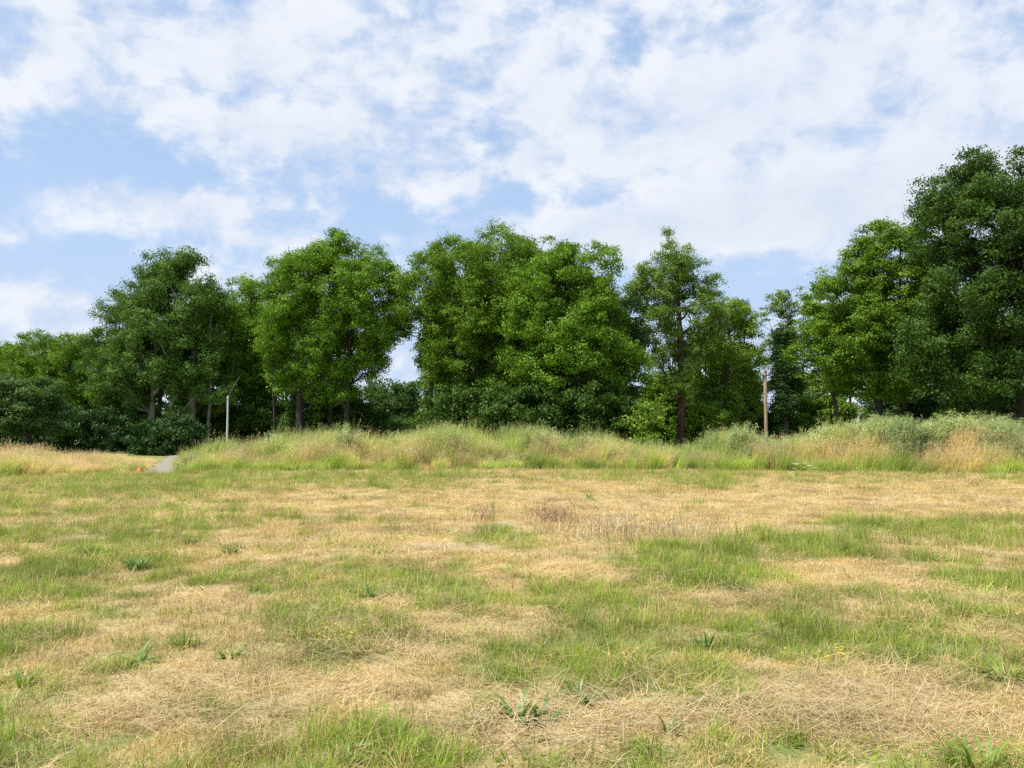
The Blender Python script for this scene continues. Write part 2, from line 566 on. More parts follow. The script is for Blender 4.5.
# ------------------------------------------------------------------ blades and tufts
def ribbons(base, az, lean, length, width, curl, v, w, seg=2, droop=None):
    """many tapering, bending blades at once -> V, Q, attrs"""
    n = len(base)
    dirh = np.stack([np.cos(az), np.sin(az), np.zeros(n)], 1)
    side = np.stack([-np.sin(az), np.cos(az), np.zeros(n)], 1)
    P = [base]; cur = base.copy()
    ang = lean.copy()
    for k in range(seg):
        step = length / seg
        cur = cur + (dirh * np.sin(ang)[:, None] + np.array([0, 0, 1.0]) * np.cos(ang)[:, None]) * step[:, None]
        P.append(cur); ang = ang + curl
    tw = np.linspace(1, 0.12, seg + 1)
    if seg >= 2: tw[1] = 0.9
    V = []; H = []
    for k, p in enumerate(P):
        V.append(p - side * (width * tw[k] / 2)[:, None]); V.append(p + side * (width * tw[k] / 2)[:, None])
        H += [np.full(n, k / seg)] * 2
    V = np.stack(V, 1).reshape(-1, 3)
    H = np.stack(H, 1).ravel()
    r = 2 * (seg + 1)
    o = np.arange(n)[:, None] * r
    Q = np.concatenate([np.stack([o[:, 0] + 2 * k, o[:, 0] + 2 * k + 1, o[:, 0] + 2 * k + 3, o[:, 0] + 2 * k + 2], 1) for k in range(seg)])
    return V, Q, {'v': np.repeat(v, r), 'w': np.repeat(w, r), 'h': H}


def join(parts):
    V = []; Q = []; A = {}; off = 0; MI = []
    for p in parts:
        v, q, a = p[:3]
        mi = p[3] if len(p) > 3 else 0
        V.append(v); Q.append(q + off); off += len(v); MI.append(np.full(len(q), mi))
        for k in a: A.setdefault(k, []).append(a[k])
    return np.concatenate(V), np.concatenate(Q), {k: np.concatenate(x) for k, x in A.items()}, np.concatenate(MI)


def disc(rng, n, r):
    a = rng.random(n) * 2 * np.pi; q = np.sqrt(rng.random(n)) * r
    return np.stack([q * np.cos(a), q * np.sin(a), np.full(n, -0.01)], 1), a


def source(collection, name, parts, mats):
    V, Q, A, MI = join(parts)
    o = mesh_obj(name, V, Q, mats, attrs=A, link=False, midx=MI)
    collection.objects.link(o)


field_src = bpy.data.collections.new('field tufts')
rng = np.random.default_rng(11)
for k in range(4):      # 0-3 short mown grass
    n = 52; b, a = disc(rng, n, .12)
    source(field_src, 'tuft_%02d' % k, [ribbons(b, rng.random(n) * 6.28, rng.random(n) * .9, .03 + rng.random(n) ** 2 * .085, .0028 + rng.random(n) * .002, rng.normal(0.3, .3, n), rng.random(n), rng.random(n))], M['lawn'])
for k in range(3):      # 4-6 lying hay
    n = 34; b, a = disc(rng, n, .16); b[:, 2] = rng.random(n) * .05
    source(field_src, 'tuft_%02d' % (4 + k), [ribbons(b, rng.random(n) * 6.28, rng.normal(1.5, .16, n), .08 + rng.random(n) * .22, .0025 + rng.random(n) * .002, rng.normal(.05, .22, n), rng.random(n), rng.random(n), seg=2)], M['hay'])
for k in range(3):      # 7-9 lush green
    n = 50; b, a = disc(rng, n, .10)
    source(field_src, 'tuft_%02d' % (7 + k), [ribbons(b, a + rng.normal(0, .7, n), .1 + rng.random(n) * .7, .07 + rng.random(n) * .13, .003 + rng.random(n) * .0025, rng.normal(.35, .3, n), rng.random(n), rng.random(n), seg=3)], M['lush'])
for k in range(2):      # 10-11 thin upright dry stalks left by the mower
    n = 16; b, a = disc(rng, n, .14)
    source(field_src, 'tuft_%02d' % (10 + k), [ribbons(b, rng.random(n) * 6.28, rng.random(n) * .5, .08 + rng.random(n) * .14, .0025 + rng.random(n) * .001, rng.normal(.1, .2, n), rng.random(n) * .5, rng.random(n), seg=2)], M['hay'])
for k in range(2):      # 12-13 small low broad leaves
    n = 14; b, a = disc(rng, n, .05)
    source(field_src, 'tuft_%02d' % (12 + k), [ribbons(b, a, .6 + rng.random(n) * .8, .03 + rng.random(n) * .05, .012 + rng.random(n) * .01, rng.normal(.2, .2, n), np.full(n, 1.), rng.random(n), seg=3)], M['lush'])


def scatter(name, P, rot, scl, idx, dry, tint, collection, label, cat):
    me = bpy.data.meshes.new(name)
    n = len(P)
    me.vertices.add(n); me.vertices.foreach_set('co', np.asarray(P, np.float32).ravel())
    for k, t, d, key in (('rot', 'FLOAT_VECTOR', rot, 'vector'), ('scl', 'FLOAT_VECTOR', scl, 'vector'), ('idx', 'INT', idx, 'value'), ('dry', 'FLOAT', dry, 'value'), ('tint', 'FLOAT', tint, 'value')):
        a = me.attributes.new(k, t, 'POINT')
        a.data.foreach_set(key, np.asarray(d, np.int32 if t == 'INT' else np.float32).ravel())
    o = bpy.data.objects.new(name, me); col.objects.link(o)
    ng = bpy.data.node_groups.new(name, 'GeometryNodeTree')
    ng.interface.new_socket('Geometry', in_out='INPUT', socket_type='NodeSocketGeometry')
    ng.interface.new_socket('Geometry', in_out='OUTPUT', socket_type='NodeSocketGeometry')
    N, L = ng.nodes, ng.links
    gi = N.new('NodeGroupInput'); go = N.new('NodeGroupOutput')
    mp = N.new('GeometryNodeMeshToPoints')
    ci = N.new('GeometryNodeCollectionInfo'); ci.inputs['Collection'].default_value = collection
    ci.inputs['Separate Children'].default_value = True; ci.inputs['Reset Children'].default_value = True
    iop = N.new('GeometryNodeInstanceOnPoints'); iop.inputs['Pick Instance'].default_value = True
    def na(nm, dt):
        q = N.new('GeometryNodeInputNamedAttribute'); q.data_type = dt; q.inputs[0].default_value = nm; return q.outputs[0]
    L.new(gi.outputs[0], mp.inputs['Mesh']); L.new(mp.outputs[0], iop.inputs['Points'])
    L.new(ci.outputs[0], iop.inputs['Instance'])
    L.new(na('idx', 'INT'), iop.inputs['Instance Index'])
    e = N.new('FunctionNodeEulerToRotation'); L.new(na('rot', 'FLOAT_VECTOR'), e.inputs[0]); L.new(e.outputs[0], iop.inputs['Rotation'])
    L.new(na('scl', 'FLOAT_VECTOR'), iop.inputs['Scale'])
    L.new(iop.outputs[0], go.inputs[0])
    md = o.modifiers.new('scatter', 'NODES'); md.node_group = ng
    tag(o, label, cat, kind='stuff')
    return o


def region_pts(rng, y0, y1, per_m2, umax=0.78, xpad=1.5):
    A = (y1 - y0) * (umax * (y0 + y1) + 2 * xpad)
    n = int(A * per_m2)
    hm = umax * y1 + xpad
    n_box = int(n * (2 * hm * (y1 - y0)) / A)
    x = (rng.random(n_box) * 2 - 1) * hm; y = y0 + rng.random(n_box) * (y1 - y0)
    k = np.abs(x) < umax * y + xpad
    return x[k], y[k]


def lawn():
    rng = np.random.default_rng(3)
    X = []; Y = []; S = []
    for (y0, y1, d, s) in ((1.2, 6, 150, .9), (6, 10, 120, 1.0), (10, 17, 62, 1.25), (17, 25, 32, 1.6), (25, 34, 26, 1.7)):
        x, y = region_pts(rng, y0, y1, d)
        X.append(x); Y.append(y); S.append(np.full(len(x), s))
    x = np.concatenate(X); y = np.concatenate(Y); s = np.concatenate(S)
    lu = lushness(x, np.maximum(y, 3)); ba = bareness(x, np.maximum(y, 3))
    thick = fbm(x * 1.3, y * 1.3, 51, 3)
    keep = (rng.random(len(x)) > ba * 1.05) & (y < front(x, y) + .8) & (rng.random(len(x)) < 0.55 + thick)
    pd, t = path_dist(x, y)
    keep &= ~((pd < .6) & (t > -.3))
    x, y, s, lu, thick = x[keep], y[keep], s[keep], lu[keep], thick[keep]
    n = len(x)
    # kind of tuft
    lu = np.clip(lu + rng.normal(0, .22, n), 0, 1)
    r = rng.random(n)
    loc = fbm(x * .8, y * .8, 61, 3)
    hayish = np.clip(0.10 * (1 - lu) + 0.02 + 0.9 * sstep(.54, .72, loc) * (1 - lu), 0, .6)
    hayish = np.clip(hayish + .45 * patch(x, y, 720, 715, 260, 26) + .3 * patch(x, y, 380, 650, 110, 30), 0, .7)
    lushy = sstep(.5, .95, lu) * 0.6
    idx = rng.integers(0, 4, n)
    idx = np.where(r < hayish, rng.integers(4, 7, n), idx)
    idx = np.where((r > 1 - lushy), rng.integers(7, 10, n), idx)
    r2 = rng.random(n)
    idx = np.where(r2 < .03, rng.integers(10, 12, n), idx)
    idx = np.where((r2 > .975), rng.integers(12, 14, n), idx)
    dry = np.clip(1.02 - lu * .86 + rng.normal(0, .12, n), 0.1, 1.05)
    tint = np.clip(.5 + (fbm(x * 2.3, y * 2.3, 71, 3) - .5) * 1.5 + (fbm(x * .7, y * 3, 73, 3) - .5) * 1.0 + rng.normal(0, .13, n), 0, 1)
    hs = s * (0.5 + 0.8 * rng.random(n)) * (0.65 + thick * .5) * (0.6 + .7 * lu)
    hs = np.where(y > front(x, y) - .8, hs * .8, hs)
    P = np.stack([x, y, height(x, y)], 1)
    rot = np.stack([rng.normal(0, .12, n), rng.normal(0, .12, n), rng.random(n) * 6.28], 1)
    scatter('mown_grass', P, rot, np.stack([s, s, hs], 1), idx, dry, tint, field_src,
            'short mown field grass, part green and part dried to straw', 'grass')


lawn()

# ------------------------------------------------------------------ tall grass on the bank
tall_src = bpy.data.collections.new('tall grass clumps')


def panicles(rng, tips, size, leanaz, n_each=7):
    n = len(tips) * n_each
    t = np.repeat(tips, n_each, 0)
    off = rng.normal(0, 1, (n, 3)) * np.array([size * .18, size * .18, size * .5])
    base = t + off
    return ribbons(base, rng.random(n) * 6.28, rng.random(n) * 1.4, .02 + rng.random(n) * .03, .008 + rng.random(n) * .006, np.zeros(n), rng.random(n), rng.random(n), seg=1)


def tall_clump(name, seed, n, rad, h0, h1, wid, heads, head_size=.09, leaf=.5):
    rng = np.random.default_rng(seed)
    b, a = disc(rng, n, rad)
    L_ = h0 + rng.random(n) * (h1 - h0)
    az = a + rng.normal(0, 1.0, n)
    lean = rng.random(n) * .22; curl = np.abs(rng.normal(.1, .08, n))
    parts = [ribbons(b, az, lean, L_, np.full(n, wid), curl, rng.random(n), rng.random(n), seg=4) + (0,)]
    m = int(n * leaf * 2)
    b2, a2 = disc(rng, m, rad); b2[:, 2] = rng.random(m) * h0 * .7
    parts.append(ribbons(b2, rng.random(m) * 6.28, .15 + rng.random(m) * .6, .25 + rng.random(m) * .35, .007 + rng.random(m) * .005, .25 + rng.random(m) * .35, np.clip(b2[:, 2] / h0 * .3 + .35 + rng.random(m) * .5, 0, 1), rng.random(m), seg=3) + (0,))
    # tips
    k = rng.random(n) < heads
    cur = b[k].copy(); ang = lean[k].copy()
    dh = np.stack([np.cos(az[k]), np.sin(az[k]), np.zeros(k.sum())], 1)
    for _ in range(4):
        cur = cur + (dh * np.sin(ang)[:, None] + np.array([0, 0, 1.]) * np.cos(ang)[:, None]) * (L_[k] / 4)[:, None]
        ang = ang + curl[k]
    if len(cur): parts.append(panicles(rng, cur, head_size, None) + (1,))
    source(tall_src, name, parts, [M['reed'], M['panicle']])


def tall_weed(name, seed, stems, h0, h1, umb):
    rng = np.random.default_rng(seed)
    parts = []
    b, a = disc(rng, stems, .22)
    L_ = h0 + rng.random(stems) * (h1 - h0)
    az = a; lean = rng.random(stems) * .25
    parts.append(ribbons(b, az, lean, L_, np.full(stems, .012), np.full(stems, .04), rng.random(stems), rng.random(stems), seg=4) + (0,))
    dh = np.stack([np.cos(az), np.sin(az), np.zeros(stems)], 1)
    up = np.array([0, 0, 1.])
    m = 70
    sid = np.repeat(np.arange(stems), m); t = rng.random(len(sid))
    base = b[sid] + (dh[sid] * np.sin(lean[sid])[:, None] + up * np.cos(lean[sid])[:, None]) * (L_[sid] * t)[:, None]
    base += rng.normal(0, .04, base.shape)
    k = len(sid)
    parts.append(ribbons(base, rng.random(k) * 6.28, .7 + rng.random(k) * .9, (.07 + rng.random(k) * .12) * (1.15 - .6 * t), .018 + rng.random(k) * .02, rng.normal(.2, .2, k), np.clip(.4 + .6 * rng.random(k), 0, 1), rng.random(k), seg=2) + (1,))
    tips = b + (dh * np.sin(lean)[:, None] + up * np.cos(lean)[:, None]) * L_[:, None]
    for j in range(stems):
        if rng.random() < umb:
            q = 46
            cen = tips[j] + rng.normal(0, .1, 3) * np.array([1, 1, .6])
            sub = cen + rng.normal(0, .06, (q, 3)) * np.array([1, 1, .35])
            parts.append(ribbons(sub, rng.random(q) * 6.28, 1.2 + rng.random(q) * .5, .015 + rng.random(q) * .02, np.full(q, .016), np.zeros(q), rng.random(q), rng.random(q), seg=1) + (2,))
    source(tall_src, name, parts, [M['reed'], M['weedleaf'], M['panicle']])


for k in range(3): tall_clump('clump_%02d' % k, 100 + k, 60, .26, .55, .95, .009, .55)             # 0-2 straw with seed heads
for k in range(3): tall_clump('clump_%02d' % (3 + k), 110 + k, 60, .25, .45, .95, .013, .12, leaf=.9)   # 3-5 greener, leafy
for k in range(3): tall_clump('clump_%02d' % (6 + k), 120 + k, 46, .28, .8, 1.35, .013, .3, .13, .8)    # 6-8 tall reed-like
for k in range(3): tall_weed('clump_%02d' % (9 + k), 130 + k, 9, .8, 1.35, .8)                       # 9-11 tall weeds with pale heads


def tilt(th, phi, spin):
    """euler angles of a spin about z followed by a lean of th towards world bearing phi"""
    k = np.stack([-np.sin(phi), np.cos(phi)], 1); c = np.cos(th); s = np.sin(th); C = 1 - c
    kx, ky = k[:, 0], k[:, 1]
    A = [[c + kx * kx * C, kx * ky * C, ky * s], [kx * ky * C, c + ky * ky * C, -kx * s], [-ky * s, kx * s, c]]
    cs, sn = np.cos(spin), np.sin(spin)
    R00 = A[0][0] * cs + A[0][1] * sn; R10 = A[1][0] * cs + A[1][1] * sn; R20 = A[2][0] * cs + A[2][1] * sn
    R21 = -A[2][0] * sn + A[2][1] * cs; R22 = A[2][2]
    return np.stack([np.arctan2(R21, R22), -np.arcsin(np.clip(R20, -1, 1)), np.arctan2(R10, R00)], 1)


def tall_grass():
    rng = np.random.default_rng(8)
    x, y = region_pts(rng, 25.5, 44, 11, .8, 2)
    d = y - front(x, y)
    edge = (fbm(x * .9, y * .9, 5, 3) - .5) * 1.2
    keep = (d > edge + .15) & (d < 9.5)
    pd, t = path_dist(x, y)
    keep &= ~((pd < .6 + (fbm(x * 2, y * 2, 6) - .5) * .5) & (t > -2))
    keep &= rng.random(len(x)) < .55 + .9 * fbm(x * 1.1, y * 1.1, 7, 3)
    x, y, d = x[keep], y[keep], d[keep]
    u = x / y; n = len(x)
    px = u * F + 512
    right = sstep(690, 760, px); left = 1 - sstep(140, 190, px)
    gn = fbm(x * .45, y * .25, 15, 3); g2 = fbm(x * 1.2, y * 1.2, 16, 2)
    r = rng.random(n)
    idx = rng.integers(0, 3, n)
    idx = np.where((d > 2.6 + (g2 - .5) * 2) & (px > 180) & (r > .15), rng.integers(3, 9, n), idx)
    greenish = np.clip(sstep(.38, .58, gn) * .75 + .25, 0, 1) * (1 - .5 * left)
    idx = np.where(r < greenish, rng.integers(3, 6, n), idx)
    fringe = sstep(.5, 1.1, d) * (1 - sstep(2.0, 3.0, d)) * sstep(.3, .48, fbm(x * .4, y * .4, 37, 3))
    idx = np.where(rng.random(n) < fringe * .9, rng.integers(0, 3, n), idx)
    back = sstep(2.2, 3.4, d + (g2 - .5) * 2)
    reed = back * (1 - left) * (1 - right)
    idx = np.where(rng.random(n) < reed * .85, rng.integers(6, 9, n), idx)
    idx = np.where(rng.random(n) < back * right * .9, rng.integers(9, 12, n), idx)
    idx = np.where((rng.random(n) < .10 * (1 - left)) & (d > 1), rng.integers(9, 12, n), idx)
    dry = np.select([idx < 3, idx < 6, idx < 9], [.8, .12, .12], .0) + rng.normal(0, .14, n) + .15 * left + (g2 - .5) * .6
    tint = np.clip(.5 + (fbm(x, y, 19, 3) - .5) * 2.2 + rng.normal(0, .15, n), 0, 1)
    gz = height(x, y)
    full = np.select([idx < 3, idx < 6, idx < 9], [.9, .8, 1.2], 1.25)
    room = top_z(x, y) - gz
    target = .9 * np.where(d < 2.2, np.minimum(.5 + .32 * d + .25 * g2, np.maximum(top_z(x, y) * .8, .5)), np.where(d < 7, room, room * .8)) * (0.72 + .36 * rng.random(n)) * (.25 + 1.45 * fbm(x * .9, y * .7, 33, 3))
    sc_ = np.clip(target / full, .25, 1.5)
    sxy = np.clip(sc_, .75, 1.25)
    # blown a little to the right
    th = np.abs(.16 + (fbm(x * .7, y * .7, 23, 2) - .5) * .7 + rng.normal(0, .1, n))
    rot = tilt(th, rng.normal(0.1, .7, n) + (fbm(x * .5, y * .5, 29, 2) - .5) * 3, rng.random(n) * 6.28)
    P = np.stack([x, y, gz], 1)
    scatter('tall_grass', P, rot, np.stack([sxy, sxy, sc_], 1), idx, dry, tint, tall_src,
            'tall unmown grass and weeds with pale seed heads along the bank', 'tall grass')


tall_grass()


# ------------------------------------------------------------------ trees
def tubes(paths):
    """paths: list of (points (k,3), radii (k)) -> V, Q"""
    V = []; Q = []; off = 0
    for pts, rad in paths:
        pts = np.asarray(pts, float); rad = np.asarray(rad, float)
        k = len(pts)
        sides = 8 if rad[0] > .12 else (5 if rad[0] > .04 else 3)
        t = np.gradient(pts, axis=0); t /= np.linalg.norm(t, axis=1)[:, None] + 1e-9
        ref = np.array([1., 0, 0]) if abs(t[0, 0]) < .8 else np.array([0, 1., 0])
        a = np.cross(t, ref); a /= np.linalg.norm(a, axis=1)[:, None] + 1e-9
        b = np.cross(t, a)
        ang = np.arange(sides) * 2 * np.pi / sides
        ring = pts[:, None] + rad[:, None, None] * (a[:, None] * np.cos(ang)[None, :, None] + b[:, None] * np.sin(ang)[None, :, None])
        V.append(ring.reshape(-1, 3))
        i = (np.arange(k - 1)[:, None] * sides + np.arange(sides)[None, :]).ravel()
        j = (np.arange(k - 1)[:, None] * sides + (np.arange(sides) + 1)[None, :] % sides).ravel()
        Q.append(np.stack([i, j, j + sides, i + sides], 1) + off)
        off += k * sides
    return np.concatenate(V), np.concatenate(Q)


def leaves(rng, cen, rad, n_each, size, aspect, flat, spray_n, spray_r, up=.45):
    """cen (m,3) clump centres, rad (m,3); n_each sprays per clump, spray_n leaves per spray"""
    m = len(cen)
    ns = n_each * m
    cid = np.repeat(np.arange(m), n_each)
    d = rng.normal(0, 1, (ns, 3)); d /= np.linalg.norm(d, axis=1)[:, None]
    r = .35 + .65 * rng.random(ns) ** .6
    sp = cen[cid] + d * rad[cid] * r[:, None]
    sc_ = rng.random(ns)                     # spray colour
    cc = rng.random(m)[cid]
    n = ns * spray_n
    sid = np.repeat(np.arange(ns), spray_n)
    # sprays are drooping fans: scatter along an outward axis
    off = rng.normal(0, 1, (n, 3)) * np.array([spray_r, spray_r, spray_r * flat])
    P = sp[sid] + off
    nrm = d[sid] * 1.0 + np.array([0, 0, up]) + rng.normal(0, .36, (n, 3))
    nrm /= np.linalg.norm(nrm, axis=1)[:, None] + 1e-9
    t = np.cross(nrm, rng.normal(0, 1, (n, 3))); t /= np.linalg.norm(t, axis=1)[:, None] + 1e-9
    b = np.cross(nrm, t)
    L_ = size * (.6 + .8 * rng.random(n))[:, None] * .5
    W_ = L_ * aspect
    V = np.stack([P - t * L_, P + b * W_ + nrm * L_ * .15, P + t * L_, P - b * W_ + nrm * L_ * .15], 1).reshape(-1, 3)
    Q = np.arange(n * 4).reshape(-1, 4)
    v = np.repeat(rng.random(n), 4)
    c = np.repeat(np.clip(.35 * sc_[sid] + .65 * cc[sid], 0, 1), 4)
    return V, Q, v, c


def branches(rng, trunks, cen, base_r, twig=.018):
    """grow limbs from the trunks to every clump centre"""
    nodes = []; par = []; load = []
    def add(p, q):
        nodes.append(np.asarray(p, float)); par.append(q); load.append(0.0); return len(nodes) - 1
    starts = []
    for T in trunks:
        pr = -1
        for k, p in enumerate(T):
            pr = add(p, pr)
            if k == 0: starts.append(pr)
    cx = np.mean([T[0][:2] for T in trunks], 0)
    order = np.argsort(np.linalg.norm(cen[:, :2] - cx, axis=1) + .35 * cen[:, 2])
    for ci in order:
        c = cen[ci]
        A = np.array(nodes)
        dv = c - A
        dist = np.linalg.norm(dv, axis=1)
        pen = np.where(dv[:, 2] < dist * .25, (dist * .25 - dv[:, 2]) * 1.6, 0)
        low = np.where(A[:, 2] < .8, 5., 0)
        j = int(np.argmin(dist + pen + low))
        p0 = nodes[j]; L_ = dist[j]
        k = max(2, int(L_ / .7))
        pr = j
        bend = rng.normal(0, .09, 3) * L_
        for s in range(1, k + 1):
            f = s / k
            p = p0 + (c - p0) * f + np.array([0, 0, -.10 * L_]) * math.sin(math.pi * f) * -1 * .6 + bend * math.sin(math.pi * f) + rng.normal(0, .03, 3) * L_ ** .5
            pr = add(p, pr)
        q = pr
        while q >= 0:
            load[q] += 1; q = par[q]
    load = np.array(load)
    mx = max(load[q] for q in starts)
    r = np.maximum(base_r * (np.maximum(load, .3) / mx) ** .5, twig)
    kids = {}
    for i, p in enumerate(par): kids.setdefault(p, []).append(i)
    paths = []
    stack = [(s, None) for s in kids[-1]]
    while stack:
        s, p = stack.pop()
        pts = []; rr = []
        if p is not None: pts.append(nodes[p]); rr.append(min(r[p], r[s] * 1.25))
        i = s
        while True:
            pts.append(nodes[i]); rr.append(r[i])
            ch = kids.get(i, [])
            if not ch: break
            ch = sorted(ch, key=lambda q: -load[q])
            for q in ch[1:]: stack.append((q, i))
            i = ch[0]
        if p is None:
            rr[0] *= 1.35
        if len(pts) > 1:
            rr[-1] *= .5
            paths.append((np.array(pts), np.array(rr)))
    return tubes(paths)


def tree(name, label, cat, group, D, rows, trunks, seed, mat, bark, clump=1.15, spacing=.85, n_each=10, spray_n=17, size=.13, aspect=.62,
         flat=.6, spray_r=.17, base_r=.3, depth=.8, gap=.04, lobe=None, pack=.8, n_cl=20, vflat=.95, hollow=-.5, peaks=(), up=.15, fill=.35, crown_name='crown', trunk_top=.8, ymul=1.0, twig=.018):
    """rows: (py, pxL, pxR) of the crown at distance D; trunks: (px, thickness, lean)"""
    rng = np.random.default_rng(seed)
    rows = sorted(rows)
    R = np.array([(at(p[1], p[0], D)[2], at(p[1], p[0], D)[0], at(p[2], p[0], D)[0]) for p in rows])[::-1]
    z = R[:, 0]
    mid = .5 * (R[:, 1] + R[:, 2]); hw = .5 * (R[:, 2] - R[:, 1])
    zmin, zmax = z[0], z[-1]
    bx = np.mean([at(t[0], 430, D)[0] for t in trunks])
    root = empty(name, (bx, D, float(height(np.array([bx]), np.array([D]))[0]) - .02))
    tag(root, label, cat, group)
    O = np.array(root.location)
    # big boughs fill the crown, each bough carries many small leaf clumps
    sm = np.max(hw) * depth
    zc, zh = (zmin + zmax) / 2, (zmax - zmin) / 2
    vol = float(np.sum(np.pi * .5 * (hw[1:] + hw[:-1]) * np.maximum(.5 * (hw[1:] + hw[:-1]), .8) * depth * np.diff(z)))
    lobe = lobe or clump * 1.45
    lobe = min(lobe, hw.max() * .75, zh * .8)
    def half_depth(zz, w):
        return (.55 * w + .45 * sm * np.sqrt(np.maximum(.05, 1 - ((zz - zc) / zh * .95) ** 2))) * depth * ymul
    LC = np.zeros((0, 3)); LR = []
    target = int(vol / (lobe * .95) ** 3 * pack) + 5
    for tries in range(target * 40):
        if len(LR) >= target: break
        zz = zmin + (zmax - zmin) * rng.random()
        w = np.interp(zz, z, hw)
        if rng.random() > (w / hw.max()) ** .7: continue
        lr = lobe * (.45 + .9 * rng.random())
        prot = .15 + .8 * rng.random()
        wx = max(w - lr * prot, w * .2); wy = max(half_depth(zz, w) - lr * .62, .1)
        an = rng.random() * 2 * math.pi
        q = rng.random() ** .4
        c = np.array([np.interp(zz, z, mid) + wx * q * math.cos(an), D + wy * q * math.sin(an), min(zz, zmax - lr * .75)])
        if len(LR) and (np.linalg.norm(LC - c, axis=1) / (.5 * (np.array(LR) + lr))).min() < 1.0: continue
        LC = np.vstack([LC, c]); LR.append(lr)
    LR = np.array(LR)
    # ragged outline: small boughs reaching exactly to the measured edge
    ex = []
    for k in range(int(6 + 1.5 * (zmax - zmin) / clump)):
        zz = zmin + (zmax - zmin) * rng.random() ** .8
        sgn = 1 if rng.random() < .5 else -1
        xe = np.interp(zz, z, mid - sgn * hw)
        r_ = clump * (.4 + .5 * rng.random())
        ex.append((xe + sgn * r_ * (.5 + .7 * rng.random()), D + rng.normal(0, .9), zz - r_ * .3, r_))
    for k in range(3 + int(hw[-1] * 1.5)):
        r_ = clump * (.45 + .35 * rng.random())
        xx = R[-1, 1] + (R[-1, 2] - R[-1, 1]) * rng.random()
        ex.append((xx, D + rng.normal(0, .7), zmax - r_ * (.5 + .8 * rng.random()), r_))
    ex = np.array(ex)
    C = [ex[:, :3]]; Rr = [ex[:, 3] * .8]
    for (ppx, ppy, pr_) in peaks:
        c = at(ppx, ppy + 3, D + rng.normal(0, .8))
        LC = np.vstack([LC, [c[0], c[1], c[2] - pr_ * .5]]); LR = np.append(LR, pr_)
    for c, lr in zip(LC, LR):
        cl = clump * .54
        tall = .75 + .7 * rng.random()
        k = max(4, int(n_cl * (lr / lobe) ** 2))
        d = rng.normal(0, 1, (k, 3)); d /= np.linalg.norm(d, axis=1)[:, None]
        rr = cl * (.6 + .75 * rng.random(k))
        C.append(c + d * np.array([1, 1, vflat * tall]) * (lr - rr * .5)[:, None] * (.78 + .36 * rng.random((k, 1)))); Rr.append(rr)
    C = np.concatenate(C); Rr = np.concatenate(Rr)
    # hollows between the boughs
    hol = np.zeros(len(C))
    for _ in range(7):
        kv = rng.normal(0, 1, 3); kv = kv / np.linalg.norm(kv) * (1.5 + 1.4 * rng.random()) / clump
        hol += np.sin(C @ kv + rng.random() * 6.28)
    hol /= math.sqrt(3.5)
    k = (rng.random(len(C)) > gap) & (hol > hollow)
    C = C[k]; Rr = Rr[k]
    C[:, 2] = np.maximum(C[:, 2], .25)
    rad = np.stack([Rr, Rr, Rr * (.5 + .45 * flat)], 1) * (1 + rng.normal(0, .12, (len(Rr), 3)))
    T = []
    for (tpx, th, lean) in trunks:
        x0 = at(tpx, 430, D)[0]; y0 = D + rng.normal(0, .6) if len(trunks) > 1 else D
        zt = zmin + (zmax - zmin) * trunk_top * (.8 + .25 * th)
        g = float(height(np.array([x0]), np.array([y0]))[0]) - .15
        K = 14; pts = []
        w = rng.normal(0, .12, 2)
        for k in range(K):
            f = k / (K - 1)
            pts.append((x0 + lean * f ** 1.3 * (zt - g) + w[0] * math.sin(f * 6 + tpx), y0 + w[1] * math.sin(f * 5 + 1), g + (zt - g) * f))
        T.append(pts)
    V, Q = branches(rng, T, np.concatenate([LC, C]), base_r, twig)
    mesh_obj('trunk', V - O, Q, bark, parent=root, smooth=True)
    # scraggly outliers break the outline
    V, Q, v, c = leaves(rng, C, rad, n_each, size, aspect, flat, spray_n, spray_r, up)
    mesh_obj(crown_name, V - O, Q, mat, parent=root, attrs={'v': v, 'c': c})
    return root


G_L = 'tall broadleaf trees of the tree line'
G_B = 'small distant trees beyond the tree line'
G_S = 'shrubs growing under the tree line'

tree('broadleaf_tree', 'tallest tree on the left with cool green twin peaked crown and pale forked trunk', 'tree', G_L, 58,
     [(252, 183, 192), (262, 152, 200), (275, 136, 210), (290, 121, 220), (305, 111, 227), (320, 102, 230), (345, 88, 238), (370, 82, 240), (392, 86, 238), (405, 165, 226)],
     [(152, .7, .02), (188, .9, .01), (207, .7, .03)], 1, M['leaf_cool'], M['bark_pale'], peaks=((160, 266, 1.1), (187, 256, 0.9), (187, 268, 1.2), (120, 312, 1.0), (134, 292, 1.0), (104, 332, 0.9), (214, 288, 1.0)), base_r=.3, clump=1.0)
tree('broadleaf_tree', 'slim bright green tree squeezed between the twin peaked tree and the next', 'tree', G_L, 61,
     [(277, 240, 258), (290, 228, 268), (310, 218, 288), (340, 216, 294), (370, 222, 292), (392, 232, 286)],
     [(224, .6, .05), (246, .8, .01), (262, .7, .02)], 2, M['leaf_bright'], M['bark'], peaks=((250, 283, 0.9), (232, 300, 0.8)), base_r=.22, clump=.95, gap=.15)
tree('broadleaf_tree', 'broad bright green tree with ragged top and a limb reaching over the sky gap', 'tree', G_L, 56,
     [(238, 332, 344), (246, 322, 352), (256, 286, 374), (266, 275, 390), (280, 258, 404), (300, 256, 412), (328, 258, 412), (346, 266, 392), (364, 268, 382), (382, 272, 364), (396, 282, 350)],
     [(348, 1.0, .03), (326, .7, -.03), (300, .8, -.02), (276, .7, -.05)], 3, M['leaf_bright'], M['bark'], peaks=((290, 260, 1.2), (318, 250, 1.1), (341, 243, 1.2), (374, 252, 1.0), (270, 276, 0.9), (392, 285, 1.0), (380, 326, 1.0)), base_r=.24, clump=1.0, gap=.06)
